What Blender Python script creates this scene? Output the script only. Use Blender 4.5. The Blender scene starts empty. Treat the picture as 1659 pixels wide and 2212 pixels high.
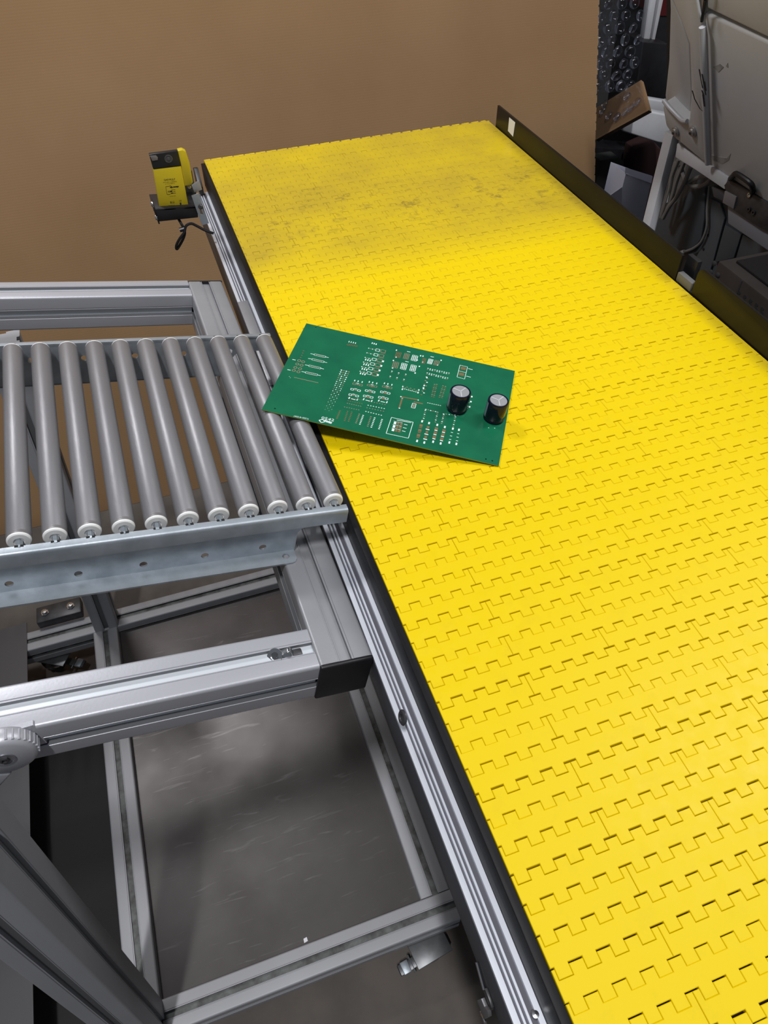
import bpy, bmesh, math, random
from mathutils import Matrix, Vector

# ------------------------------------------------------------------ camera, world, lights, exposure
H = 1.20            # height of the belt surface above the floor
scene = bpy.context.scene
cam_data = bpy.data.cameras.new('camera')
cam_data.sensor_fit = 'HORIZONTAL'
cam_data.sensor_width = 36.0
cam_data.lens = 34.21026
cam_data.clip_start = 0.02
cam = bpy.data.objects.new('camera', cam_data)
scene.collection.objects.link(cam)
RC = ((0.94561, -0.32527, -0.00515), (-0.24436, -0.69975, -0.67129), (0.21474, 0.63604, -0.74118))
CAM = Vector((-0.16372, -0.63371, 0.70047 + H))
cam.matrix_world = Matrix(((RC[0][0], -RC[1][0], -RC[2][0], CAM[0]),
                           (RC[0][1], -RC[1][1], -RC[2][1], CAM[1]),
                           (RC[0][2], -RC[1][2], -RC[2][2], CAM[2]),
                           (0, 0, 0, 1)))
scene.camera = cam

world = bpy.data.worlds.new('workshop_air')
scene.world = world
world.use_nodes = True
bg = world.node_tree.nodes['Background']
bg.inputs[0].default_value = (0.80, 0.88, 1.0, 1)
bg.inputs[1].default_value = 0.10

def area(name, loc, target, sx, sy, power, col=(0.99, 0.985, 1.0), rot=0.0):
    l = bpy.data.lights.new(name, 'AREA')
    l.shape = 'RECTANGLE'
    l.size, l.size_y, l.energy, l.color = sx, sy, power, col
    o = bpy.data.objects.new(name, l)
    scene.collection.objects.link(o)
    d = Vector(target) - Vector(loc)
    o.matrix_world = Matrix.Translation(Vector(loc)) @ d.to_track_quat('-Z', 'Y').to_matrix().to_4x4() @ Matrix.Rotation(rot, 4, 'Z')
    return o

# fluorescent ceiling strips of the workshop
area('ceiling_light', (-0.75, -2.0, H + 6.0), (-0.3, -0.1, 0), 0.12, 0.9, 190)
area('ceiling_light', (-0.70, 1.75, H + 2.0), (-0.1, 0.6, H), 0.5, 0.3, 17)
area('ceiling_light', (1.75, 0.1, H + 2.2), (0.4, 0.2, H), 0.3, 1.4, 19)

vs = scene.view_settings
vs.view_transform = 'Standard'
vs.look = 'None'
vs.gamma = 1
vs.exposure = 0.57
vs.use_curve_mapping = False

# ------------------------------------------------------------------ helpers
R_ = random.Random(7)
col = scene.collection
W = {}                                   # world matrices of everything linked
T = Matrix.Translation
TH = T((0, 0, H))

def ray(px, py):
    c = ((px - 829.5) / 1576.5227, (py - 1106) / 1576.5227, 1.0)
    return Vector([sum(RC[i][j] * c[i] for i in range(3)) for j in range(3)])

C0 = CAM - Vector((0, 0, H))             # in belt coordinates (z = 0 on the belt)
def at(px, py, ax, val):                 # where the line of sight of a pixel meets a plane x, y or z = val (belt coordinates)
    d = ray(px, py)
    return C0 + d * ((val - C0[ax]) / d[ax])

def atn(px, py, n, c):
    d = ray(px, py)
    n = Vector(n)
    return C0 + d * ((c - n.dot(C0)) / n.dot(d))

def link(o, parent, M):
    col.objects.link(o)
    if parent is not None:
        o.parent = parent
        o.matrix_basis = W[parent].inverted() @ M
    else:
        o.matrix_basis = M
    W[o] = M
    return o

def thing(name, label, cat, M, group=None):
    o = bpy.data.objects.new(name, None)
    o.empty_display_size = 0.05
    link(o, None, M)
    return tag(o, label, cat, group)

def tag(o, label=None, cat=None, group=None, kind=None):
    if label: o['label'] = label
    if cat: o['category'] = cat
    if group: o['group'] = group
    if kind: o['kind'] = kind
    return o

class G:
    def __init__(s):
        s.v, s.f = [], []
    def add(s, v, f):
        n = len(s.v)
        s.v += [tuple(p) for p in v]
        s.f += [tuple(i + n for i in q) for q in f]
        return s
    def box(s, x0, x1, y0, y1, z0, z1):
        v = [(x, y, z) for z in (z0, z1) for y in (y0, y1) for x in (x0, x1)]
        return s.add(v, [(0, 2, 3, 1), (4, 5, 7, 6), (0, 1, 5, 4), (2, 6, 7, 3), (0, 4, 6, 2), (1, 3, 7, 5)])
    def prism(s, pts, ext):              # pts: 3D polygon, ext: extrusion vector
        n = len(pts)
        e = Vector(ext)
        nn = Vector((0, 0, 0))
        for i in range(n):
            nn += Vector(pts[i]).cross(Vector(pts[(i + 1) % n]))
        if nn.dot(e) > 0: pts = pts[::-1]
        v = [Vector(p) for p in pts] + [Vector(p) + e for p in pts]
        f = [tuple(range(n)), tuple(range(2 * n - 1, n - 1, -1))]
        f += [(i, i + n, (i + 1) % n + n, (i + 1) % n) for i in range(n)]
        return s.add(v, f)
    def ext(s, prof, p0, p1, a, b):      # profile (a, b) swept straight from p0 to p1
        p0, p1, a, b = Vector(p0), Vector(p1), Vector(a), Vector(b)
        return s.prism([p0 + a * q[0] + b * q[1] for q in prof], p1 - p0)
    def tube(s, p0, p1, r, n=16, r2=None, cap=True):
        p0, p1 = Vector(p0), Vector(p1)
        d = (p1 - p0).normalized()
        a = d.orthogonal().normalized()
        b = d.cross(a)
        r2 = r if r2 is None else r2
        v = []
        for p, q in ((p0, r), (p1, r2)):
            for i in range(n):
                t = 2 * math.pi * i / n
                v.append(p + a * (q * math.cos(t)) + b * (q * math.sin(t)))
        f = [(i, (i + 1) % n, (i + 1) % n + n, i + n) for i in range(n)]
        if cap: f += [tuple(range(n - 1, -1, -1)), tuple(range(n, 2 * n))]
        return s.add(v, f)
    def lathe(s, prof, p0, d, n=24):     # prof: (radius, height along d)
        p0, d = Vector(p0), Vector(d).normalized()
        a = d.orthogonal().normalized()
        b = d.cross(a)
        v, f = [], []
        m = len(prof)
        for r, h in prof:
            for i in range(n):
                t = 2 * math.pi * i / n
                v.append(p0 + d * h + a * (r * math.cos(t)) + b * (r * math.sin(t)))
        for k in range(m - 1):
            for i in range(n):
                j = (i + 1) % n
                f.append((k * n + i, k * n + j, (k + 1) * n + j, (k + 1) * n + i))
        if prof[0][0] > 1e-6: f.append(tuple(range(n - 1, -1, -1)))
        if prof[-1][0] > 1e-6: f.append(tuple(range((m - 1) * n, m * n)))
        return s.add(v, f)
    def path(s, pts, r, n=8, sub=6):     # smooth cable through points
        P = [Vector(p) for p in pts]
        Q = []
        for i in range(len(P) - 1):
            a, b, c, d = P[max(i - 1, 0)], P[i], P[i + 1], P[min(i + 2, len(P) - 1)]
            for k in range(sub):
                t = k / sub
                Q.append(0.5 * ((2 * b) + (c - a) * t + (2 * a - 5 * b + 4 * c - d) * t * t + (3 * b - a - 3 * c + d) * t ** 3))
        Q.append(P[-1])
        v, f = [], []
        u = None
        for i, q in enumerate(Q):
            d = (Q[min(i + 1, len(Q) - 1)] - Q[max(i - 1, 0)]).normalized()
            u = d.orthogonal() if u is None else (u - d * u.dot(d))
            u.normalize()
            w = d.cross(u)
            for k in range(n):
                t = 2 * math.pi * k / n
                v.append(q + u * (r * math.cos(t)) + w * (r * math.sin(t)))
        for i in range(len(Q) - 1):
            for k in range(n):
                j = (k + 1) % n
                f.append((i * n + k, i * n + j, (i + 1) * n + j, (i + 1) * n + k))
        f.append(tuple(range(n - 1, -1, -1)))
        f.append(tuple(range((len(Q) - 1) * n, len(Q) * n)))
        return s.add(v, f)
    def mesh(s, name, mat, bevel=0, seg=2, smooth=True, ang=35):
        me = bpy.data.meshes.new(name)
        me.from_pydata([tuple(p) for p in s.v], [], s.f)
        bm = bmesh.new()
        bm.from_mesh(me)
        bmesh.ops.recalc_face_normals(bm, faces=bm.faces)
        if bevel:
            ed = [e for e in bm.edges if len(e.link_faces) == 2 and e.calc_face_angle(0) > 0.6]
            bmesh.ops.bevel(bm, geom=ed, offset=bevel, segments=seg, profile=0.5, affect='EDGES', clamp_overlap=True)
        bm.to_mesh(me)
        bm.free()
        me.materials.append(mat)
        if smooth:
            me.shade_smooth()
            me.set_sharp_from_angle(angle=math.radians(ang))
        return me
    def build(s, name, mat, parent=None, M=None, **k):
        o = bpy.data.objects.new(name, s.mesh(name, mat, **k))
        return link(o, parent, M if M is not None else (W[parent] if parent else Matrix()))

def put(name, me, parent, M):
    return link(bpy.data.objects.new(name, me), parent, M)

def copy(o, M, parent=None, label=None):                  # a thing with its parts and their parts
    c = o.copy()
    old = W[o]
    link(c, parent, M)
    if label: c['label'] = label
    for ch in list(o.children):
        copy(ch, M @ old.inverted() @ W[ch], c)
    return c

# ------------------------------------------------------------------ materials
def mat(name, c, rough=0.5, metal=0.0, var=0.0, vscale=8.0, bump=0.0, bscale=120.0, stretch=(1, 1, 1), rvar=0.0, spec=0.5, coords='Object', c2=None, alpha=None, trans=0.0):
    m = bpy.data.materials.new(name)
    m.use_nodes = True
    nt = m.node_tree
    N, L = nt.nodes, nt.links
    b = N['Principled BSDF']
    b.inputs['Base Color'].default_value = (*c, 1)
    b.inputs['Roughness'].default_value = rough
    b.inputs['Metallic'].default_value = metal
    b.inputs['Specular IOR Level'].default_value = spec
    if trans: b.inputs['Transmission Weight'].default_value = trans
    if alpha is not None: b.inputs['Alpha'].default_value = alpha
    if var or bump or rvar or c2:
        tc = N.new('ShaderNodeTexCoord')
        mp = N.new('ShaderNodeMapping')
        mp.inputs['Scale'].default_value = stretch
        L.new(tc.outputs[coords], mp.inputs[0])
        n1 = N.new('ShaderNodeTexNoise')
        n1.inputs['Scale'].default_value = vscale
        n1.inputs['Detail'].default_value = 6
        L.new(mp.outputs[0], n1.inputs['Vector'])
        if var or c2:
            mx = N.new('ShaderNodeMix')
            mx.data_type = 'RGBA'
            d = c2 if c2 else tuple(max(0, x * (1 - var)) for x in c)
            mx.inputs[6].default_value = (*c, 1)
            mx.inputs[7].default_value = (*d, 1)
            cr = N.new('ShaderNodeMapRange')
            cr.inputs[1].default_value, cr.inputs[2].default_value = 0.35, 0.68
            L.new(n1.outputs[0], cr.inputs[0])
            L.new(cr.outputs[0], mx.inputs[0])
            L.new(mx.outputs[2], b.inputs['Base Color'])
        if rvar:
            r = N.new('ShaderNodeMapRange')
            r.inputs[3].default_value, r.inputs[4].default_value = max(0.02, rough - rvar), min(1, rough + rvar)
            L.new(n1.outputs[0], r.inputs[0])
            L.new(r.outputs[0], b.inputs['Roughness'])
        if bump:
            n2 = N.new('ShaderNodeTexNoise')
            n2.inputs['Scale'].default_value = bscale
            n2.inputs['Detail'].default_value = 4
            L.new(mp.outputs[0], n2.inputs['Vector'])
            bp = N.new('ShaderNodeBump')
            bp.inputs['Strength'].default_value = bump
            bp.inputs['Distance'].default_value = 0.002
            L.new(n2.outputs[0], bp.inputs['Height'])
            L.new(bp.outputs[0], b.inputs['Normal'])
    return m

def node(m, t):
    return m.node_tree.nodes.new(t)

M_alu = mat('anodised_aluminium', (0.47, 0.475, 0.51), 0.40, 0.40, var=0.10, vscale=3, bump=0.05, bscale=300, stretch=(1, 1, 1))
M_alu_low = mat('lower_aluminium', (0.37, 0.375, 0.395), 0.55, 0.25, var=0.12, vscale=4)  # darker and less metallic than the upper beams
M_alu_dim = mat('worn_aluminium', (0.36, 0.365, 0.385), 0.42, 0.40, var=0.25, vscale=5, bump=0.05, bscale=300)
M_slotwall = mat('slot_wall_shade', (0.16, 0.165, 0.175), 0.5, 0.5)  # same aluminium as the beam; shade inside the slot painted in
M_slotfloor = mat('slot_floor_lit', (0.70, 0.74, 0.78), 0.4, 0.4)  # lit slot floor: its brightness is put into the colour
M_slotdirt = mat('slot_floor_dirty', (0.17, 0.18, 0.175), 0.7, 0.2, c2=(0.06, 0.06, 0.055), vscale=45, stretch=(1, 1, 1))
M_caster = mat('caster_zinc', (0.13, 0.135, 0.14), 0.38, 0.6, var=0.3, vscale=40)
M_alu_lip = mat('bright_aluminium', (0.72, 0.75, 0.82), 0.38, 0.35, var=0.04)
M_galv = mat('galvanised_steel', (0.46, 0.505, 0.55), 0.45, 0.7, c2=(0.33, 0.37, 0.405), vscale=34, bump=0.08, bscale=160, rvar=0.12)
M_roller = mat('roller_tube_metal', (0.27, 0.266, 0.278), 0.46, 0.45, c2=(0.205, 0.20, 0.21), vscale=14, bump=0.10, bscale=220, stretch=(1, 0.25, 1), rvar=0.10)
M_nylon = mat('white_nylon', (0.80, 0.80, 0.79), 0.45)
M_steel = mat('bright_steel', (0.62, 0.62, 0.63), 0.22, 1.0)
M_steel_dark = mat('dark_steel', (0.075, 0.075, 0.08), 0.42, 0.4, var=0.4, vscale=40)
M_black = mat('black_plastic', (0.012, 0.012, 0.014), 0.42, var=0.3, vscale=30, bump=0.1, bscale=80)
M_uhmw = mat('black_wear_strip', (0.005, 0.005, 0.006), 0.5, spec=0.16, c2=(0.011, 0.011, 0.012), vscale=60, bump=0.15, bscale=100, stretch=(1, 0.15, 6), rvar=0.12)
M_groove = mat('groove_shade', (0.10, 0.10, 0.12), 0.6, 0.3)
M_void = mat('dark_slot', (0.01, 0.01, 0.01), 0.9)
M_paneldark = mat('shaded_side_panel', (0.085, 0.09, 0.105), 0.5, 0.3, var=0.15, vscale=4)  # side panel is aluminium; its shade is put into this dark colour
M_guard = mat('brown_black_guard', (0.011, 0.0095, 0.008), 0.36, 0.0, spec=0.22, var=0.3, vscale=12, bump=0.05, bscale=60)
M_sheet = mat('gray_sheet_metal', (0.10, 0.10, 0.105), 0.4, 0.5, var=0.15, vscale=3)
M_white = mat('white_label', (0.78, 0.79, 0.83), 0.5)
M_pad = mat('tinned_pad', (0.55, 0.47, 0.33), 0.3, 0.6)
M_copper = mat('brown_pad', (0.24, 0.17, 0.085), 0.4, 0.3)
M_silk = mat('silkscreen_white', (0.72, 0.84, 0.80), 0.6)
M_cap = mat('capacitor_sleeve', (0.005, 0.006, 0.018), 0.16, spec=0.3, var=0.2, vscale=60)
M_captop = mat('capacitor_can_top', (0.42, 0.42, 0.45), 0.45, 0.5)
M_captopl = mat('capacitor_vent', (0.70, 0.72, 0.75), 0.35, 0.4)
M_sensor = mat('sensor_yellow', (0.55, 0.42, 0.012), 0.42, var=0.06, vscale=20)
M_ink = mat('black_ink', (0.012, 0.011, 0.008), 0.7)
M_shell = mat('machine_shell_white', (0.60, 0.60, 0.605), 0.38, var=0.10, vscale=2.5, bump=0.02, bscale=40)
M_shellbolt = mat('dull_bolt', (.40, .39, .38), .35, .6)
M_shell2 = mat('machine_trim_white', (0.62, 0.63, 0.66), 0.35, c2=(0.5, 0.5, 0.52), vscale=6)
M_body = mat('machine_body_gray', (0.075, 0.088, 0.10), 0.5, var=0.15, vscale=3)
M_cable = mat('gray_cable', (0.23, 0.22, 0.21), 0.5)
M_mark = mat('black_scuff', (0.02, 0.02, 0.02), 0.8)
M_red = mat('dark_red_paint', (0.10, 0.006, 0.007), 0.5, var=0.3)
M_paper = mat('white_box_board', (0.56, 0.57, 0.68), 0.7)
M_blue = mat('blue_cloth', (0.01, 0.02, 0.06), 0.8)

def belt_mat():
    m = mat('belt_yellow_plastic', (0.76, 0.555, 0.0008), 0.45, spec=0.25)
    N, L = m.node_tree.nodes, m.node_tree.links
    b = N['Principled BSDF']
    g = node(m, 'ShaderNodeNewGeometry')
    s = node(m, 'ShaderNodeSeparateXYZ')
    L.new(g.outputs['Position'], s.inputs[0])
    def rng(sock, a, bb, c=0.0, d=1.0):
        r = node(m, 'ShaderNodeMapRange')
        r.inputs[1].default_value, r.inputs[2].default_value, r.inputs[3].default_value, r.inputs[4].default_value = a, bb, c, d
        L.new(sock, r.inputs[0])
        return r.outputs[0]
    def mth(op, a, bb):
        n = node(m, 'ShaderNodeMath')
        n.operation = op
        for i, q in enumerate((a, bb)):
            if hasattr(q, 'links'): L.new(q, n.inputs[i])
            else: n.inputs[i].default_value = q
        return n.outputs[0]
    def noise(sc, det=6, rough=0.6):
        n = node(m, 'ShaderNodeTexNoise')
        n.inputs['Scale'].default_value, n.inputs['Detail'].default_value, n.inputs['Roughness'].default_value = sc, det, rough
        L.new(g.outputs['Position'], n.inputs['Vector'])
        return n.outputs[0]
    ymask = rng(s.outputs[1], 0.52, 0.66)
    big = rng(noise(5), 0.3, 0.62)
    wash = mth('MULTIPLY', ymask, mth('ADD', 0.5, mth('MULTIPLY', big, 0.5)))
    band = mth('MULTIPLY', rng(s.outputs[1], 0.62, 0.74), rng(s.outputs[1], 0.98, 0.84))
    specks = mth('MULTIPLY', rng(noise(38, 8, 0.72), 0.54, 0.72), mth('ADD', 0.06, mth('MULTIPLY', band, rng(noise(4, 3), 0.42, 0.6, 0.2, 0.95))))
    edge = mth('MULTIPLY', rng(s.outputs[0], 0.686, 0.71), rng(noise(9), 0.35, 0.6, 0.05, 0.35))
    def mix(fac, a, c):
        x = node(m, 'ShaderNodeMix')
        x.data_type = 'RGBA'
        L.new(fac, x.inputs[0])
        if isinstance(a, tuple): x.inputs[6].default_value = (*a, 1)
        else: L.new(a, x.inputs[6])
        x.inputs[7].default_value = (*c, 1)
        return x.outputs[2]
    c1 = mix(wash, (0.76, 0.555, 0.0008), (0.47, 0.335, 0.022))
    c2 = mix(specks, c1, (0.16, 0.11, 0.03))
    c3 = mix(edge, c2, (0.30, 0.21, 0.04))
    L.new(c3, b.inputs['Base Color'])
    L.new(rng(noise(60), 0.3, 0.7, 0.36, 0.5), b.inputs['Roughness'])
    return m
M_belt = belt_mat()

def pcb_mat():
    m = mat('green_solder_mask', (0.006, 0.135, 0.060), 0.30, c2=(0.004, 0.105, 0.052), vscale=22, spec=0.45)
    return m
M_pcb = pcb_mat()
M_pcbedge = mat('board_edge', (0.16, 0.20, 0.03), 0.6)

def card_mat():
    m = mat('corrugated_cardboard', (0.275, 0.168, 0.085), 0.85, c2=(0.24, 0.143, 0.070), vscale=2.2, spec=0.2)
    N, L = m.node_tree.nodes, m.node_tree.links
    tc = N['Texture Coordinate']
    mp = node(m, 'ShaderNodeMapping')
    mp.inputs['Scale'].default_value = (1.5, 1, 160)
    L.new(tc.outputs['Object'], mp.inputs[0])
    n = node(m, 'ShaderNodeTexNoise')
    n.inputs['Scale'].default_value = 2.0
    L.new(mp.outputs[0], n.inputs['Vector'])
    w = node(m, 'ShaderNodeTexWave')
    w.wave_type, w.bands_direction = 'BANDS', 'Z'
    w.inputs['Scale'].default_value = 45
    w.inputs['Distortion'].default_value = 0.6
    L.new(tc.outputs['Object'], w.inputs['Vector'])
    a = node(m, 'ShaderNodeMath')
    a.operation = 'ADD'
    L.new(n.outputs[0], a.inputs[0])
    L.new(w.outputs[1], a.inputs[1])
    bp = node(m, 'ShaderNodeBump')
    bp.inputs['Strength'].default_value = 0.05
    bp.inputs['Distance'].default_value = 0.001
    L.new(a.outputs[0], bp.inputs['Height'])
    L.new(bp.outputs[0], N['Principled BSDF'].inputs['Normal'])
    return m
M_card = card_mat()
M_cardedge = mat('cardboard_edge', (0.34, 0.22, 0.11), 0.9, var=0.4, vscale=90)

def shelf_mat():
    m = mat('scuffed_sheet_metal', (0.105, 0.096, 0.094), 0.36, 0.55, c2=(0.055, 0.049, 0.047), vscale=4.5, rvar=0.10)
    N, L = m.node_tree.nodes, m.node_tree.links
    tc = N['Texture Coordinate']
    mp = node(m, 'ShaderNodeMapping')
    mp.inputs['Rotation'].default_value = (0, 0, 0.5)
    mp.inputs['Scale'].default_value = (3, 26, 1)
    L.new(tc.outputs['Object'], mp.inputs[0])
    n = node(m, 'ShaderNodeTexNoise')
    n.inputs['Scale'].default_value, n.inputs['Detail'].default_value = 3.0, 8
    n.inputs['Distortion'].default_value = 1.2
    L.new(mp.outputs[0], n.inputs['Vector'])
    r = node(m, 'ShaderNodeMapRange')
    r.inputs[1].default_value, r.inputs[2].default_value = 0.62, 0.75
    r.inputs[4].default_value = 0.16
    L.new(n.outputs[0], r.inputs[0])
    b = N['Principled BSDF']
    old = b.inputs['Base Color'].links[0].from_socket
    x = node(m, 'ShaderNodeMix')
    x.data_type = 'RGBA'
    L.new(r.outputs[0], x.inputs[0])
    L.new(old, x.inputs[6])
    x.inputs[7].default_value = (0.42, 0.41, 0.40, 1)
    L.new(x.outputs[2], b.inputs['Base Color'])
    return m
M_shelf = shelf_mat()
M_floor = mat('worn_concrete', (0.115, 0.097, 0.082), 0.7, c2=(0.070, 0.060, 0.051), vscale=7, bump=0.12, bscale=70)
M_wall = mat('dim_workshop_wall', (0.05, 0.05, 0.05), 0.9)

def film_mat():
    m = bpy.data.materials.new('clear_bubble_film')
    m.use_nodes = True
    N, L = m.node_tree.nodes, m.node_tree.links
    N.remove(N['Principled BSDF'])
    tr = node(m, 'ShaderNodeBsdfTransparent')
    tr.inputs[0].default_value = (0.90, 0.90, 0.92, 1)
    gl = node(m, 'ShaderNodeBsdfGlossy')
    gl.inputs[0].default_value = (0.9, 0.9, 0.95, 1)
    gl.inputs[1].default_value = 0.12
    lw = node(m, 'ShaderNodeLayerWeight')
    lw.inputs[0].default_value = 0.20
    ad = node(m, 'ShaderNodeMath')
    ad.operation = 'MULTIPLY_ADD'
    ad.inputs[1].default_value = 0.55
    ad.inputs[2].default_value = 0.03
    L.new(lw.outputs[0], ad.inputs[0])
    mx = node(m, 'ShaderNodeMixShader')
    L.new(ad.outputs[0], mx.inputs[0])
    L.new(tr.outputs[0], mx.inputs[1])
    L.new(gl.outputs[0], mx.inputs[2])
    L.new(mx.outputs[0], N['Material Output'].inputs[0])
    return m
M_film = film_mat()

# ------------------------------------------------------------------ the setting
g = G().box(-4, 4, -3, 4, -0.1, 0)
tag(g.build('floor', M_floor), kind='structure')
g = G().box(-4, 4, 4, 4.1, 0, 3.8)
tag(g.build('wall_back', M_wall), kind='structure')

# ------------------------------------------------------------------ belt conveyor
P, TT = 0.0254, 0.0261542               # row pitch, finger pitch
XL, XR, AMP = 0.0031, 0.7191, 0.0096
conv = thing('belt_conveyor', 'long belt conveyor with yellow interlocking plastic belt and black side strips', 'conveyor', T((0.36, 0.2, 0)))

def module_mesh(name, a, b):
    """belt link from x = a to b, row-local y = 0 (far slit) .. -P (near slit), finger pattern every TT"""
    c, slit, b0 = 0.00012, 0.0013, 0.0005
    def wave(lo_gap, lo_land, side):
        xs = []
        k = math.floor(a / TT) - 1
        pts = []
        while k * TT < b + TT:
            for x0, x1, y in (((k - .25) * TT, (k + .25) * TT, lo_gap), ((k + .25) * TT, (k + .75) * TT, lo_land)):
                # far side: this link owns the gap fingers; near side: it owns the land fingers
                grow = (-c if y == lo_gap else c) if side == 'far' else (c if y == lo_gap else -c)
                q0, q1 = max(a + 0.00015, x0 - grow), min(b - 0.00015, x1 + grow)
                if q1 - q0 > 1e-5: pts += [(q0, y), (q1, y)]
            k += 1
        return pts
    far = wave(-slit, -AMP - 0.0002, 'far')
    near = wave(-P, -P - AMP, 'near')
    poly = near + far[::-1]
    out = []
    for q in poly:
        if not out or (abs(q[0] - out[-1][0]) + abs(q[1] - out[-1][1])) > 1e-6: out.append(q)
    n = len(out)
    ins = []
    for i in range(n):
        p, q, r = Vector(out[i - 1]), Vector(out[i]), Vector(out[(i + 1) % n])
        d1, d2 = (q - p), (r - q)
        d1 = d1.normalized() if d1.length > 1e-9 else Vector((1, 0))
        d2 = d2.normalized() if d2.length > 1e-9 else d1
        n1, n2 = Vector((-d1.y, d1.x)), Vector((-d2.y, d2.x))
        o = (n1 + n2)
        if o.length < 1e-6: o = n1
        else: o = o / max(0.3, (1 + n1.dot(n2)))
        ins.append(q + o * b0)
    g = G()
    v = [(q.x, q.y, 0) for q in ins] + [(q[0], q[1], -0.0006) for q in out] + [(q[0], q[1], -0.006) for q in out]
    f = [tuple(range(n))]
    for i in range(n):
        j = (i + 1) % n
        f += [(i, i + n, j + n, j), (i + n, i + 2 * n, j + 2 * n, j + n)]
    g.add(v, f)
    return g.mesh(name, M_belt, smooth=True, ang=25)

full = module_mesh('belt_link', 4 * TT, 12 * TT)
mL4, mL8 = module_mesh('belt_link', XL, 4 * TT), module_mesh('belt_link', XL, 8 * TT)
mR20, mR24 = module_mesh('belt_link', 20 * TT, XR), module_mesh('belt_link', 24 * TT, XR)
for r in range(-47, 28):
    jit = R_.uniform(-0.00045, 0.00035)
    M = TH @ T((0, -r * P + jit, 0))
    if r < -45:                          # the belt bends down over the far nose
        M = TH @ T((0, 45 * P - AMP * .5, -.0012)) @ Matrix.Rotation(math.radians(-24 if r == -46 else -52), 4, 'X') @ T((0, P + AMP * .5 - .002 + (0 if r == -46 else P * .8), 0 if r == -46 else .011))
    if r % 2 == 0: segs = [(mL4, 0), (full, 0), (full, 8 * TT), (mR20, 0)]
    else: segs = [(mL8, 0), (full, 4 * TT), (full, 12 * TT), (mR24, 0)]
    for me, dx in segs: put('belt_link', me, conv, M @ T((dx, 0, R_.uniform(-0.0001, 0.0001))))
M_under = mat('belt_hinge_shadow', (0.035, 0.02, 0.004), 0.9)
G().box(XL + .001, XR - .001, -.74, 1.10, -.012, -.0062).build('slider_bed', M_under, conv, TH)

# left side: black wear strip, grooved aluminium rail, dark side panel
g = G().prism([(-.0062, -.76, -.001), (.0026, -.76, -.001), (.0026, -.76, -.052), (-.0062, -.76, -.052)], (0, 1.886, 0))
g.build('wear_strip', M_uhmw, conv, TH, bevel=0.0009)
prof = [(-.0065, -.050), (-.0118, -.050), (-.0124, -.0525), (-.0172, -.0525), (-.0178, -.0500), (-.0200, -.0500), (-.0204, -.0535), (-.0222, -.0535), (-.0226, -.0503),
        (-.0246, -.0503), (-.0250, -.0535), (-.0268, -.0535), (-.0272, -.0500), (-.0330, -.0500), (-.0330, -.056), (-.0065, -.056)]
G().ext(prof, (0, -.76, 0), (0, 1.088, 0), (1, 0, 0), (0, 0, 1)).build('side_rail', M_alu_lip, conv, TH, smooth=False)
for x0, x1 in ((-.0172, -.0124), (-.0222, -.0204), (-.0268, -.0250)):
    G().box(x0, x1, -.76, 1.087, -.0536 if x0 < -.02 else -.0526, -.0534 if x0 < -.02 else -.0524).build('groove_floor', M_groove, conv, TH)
G().box(-.0325, -.0285, -.76, 1.085, -.124, -.056).build('side_panel', M_paneldark, conv, TH, bevel=.0005)
G().box(-.0335, -.0150, .335, .600, -.0498, -.0470).build('cover_plate', M_alu_dim, conv, TH, bevel=.0004)
G().box(-.0285, .745, -.76, 1.05, -.124, -.120).build('bottom_pan', M_sheet, conv, TH)
G().prism([(-.0265, 1.070, -.046), (-.0265, 1.118, -.046), (-.0265, 1.118, -.004), (-.0265, 1.100, .001), (-.0265, 1.070, -.030)], (.010, 0, 0)).build('end_block', M_black, conv, TH, bevel=.001)
for y in (.04, .60):
    for x in (.30, .66):
        g = G().box(x - .03, x + .03, y - .03, y + .03, .02, H - .124)
        g.build('support_leg', M_alu_dim, conv, Matrix())
        G().lathe([(.04, 0), (.04, .006), (.012, .02), (.012, .03)], (x, y, 0), (0, 0, 1)).build('foot', M_black, conv, Matrix())
# black bracket at the end of the roller conveyor
p1 = at(612, 768, 0, -.004)
G().box(-.0185, -.0064, p1.y - .035, p1.y + .012, -.046, .0035).build('strip_clip', M_black, conv, TH, bevel=.0015)
# screws and the latch on the rail
q = at(871, 1550, 0, -.0325)
G().lathe([(.0085, 0), (.0085, .0012), (.0070, .0024), (.0040, .0026), (.0036, .0012), (0, .0012)], q, (-1, 0, .35), 20).build('rail_screw', M_steel_dark, conv, TH)
q = at(1156, 2192, 2, -.0525)
G().lathe([(.0042, 0), (.0042, .0015), (.003, .0026), (0, .003)], q, (0, 0, 1), 20).build('rail_screw', M_steel, conv, TH)
def onpanel(px, py, off=0.0): return at(px, py, 0, -.0326 - off)
def flat(pts, off, th):
    return G().prism([onpanel(*q, off) for q in pts], (-th, 0, 0))
lt = flat([(1049, 2135), (1053, 2133), (1062, 2157), (1068, 2176), (1066, 2181), (1058, 2160)], 0, .003)
lo = lt.build('latch', M_steel_dark, conv, TH, bevel=.0005)
flat([(1038, 2158), (1047, 2154), (1054, 2172), (1061, 2180), (1063, 2194), (1053, 2199), (1048, 2185)], .002, .004).build('latch_plate', mat('latch_gray', (.22, .22, .23), .4, .6), lo, TH, bevel=.0006)
G().tube(onpanel(1030, 2078, .002), onpanel(1046, 2137, .003), .0018, 8).build('latch_rod', M_steel, lo, TH)
G().path([onpanel(1040, 2186, .003), onpanel(1042, 2193, .004), onpanel(1048, 2208, .004), onpanel(1050, 2222, .002)], .0016).build('latch_hook', M_steel, lo, TH)

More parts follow.
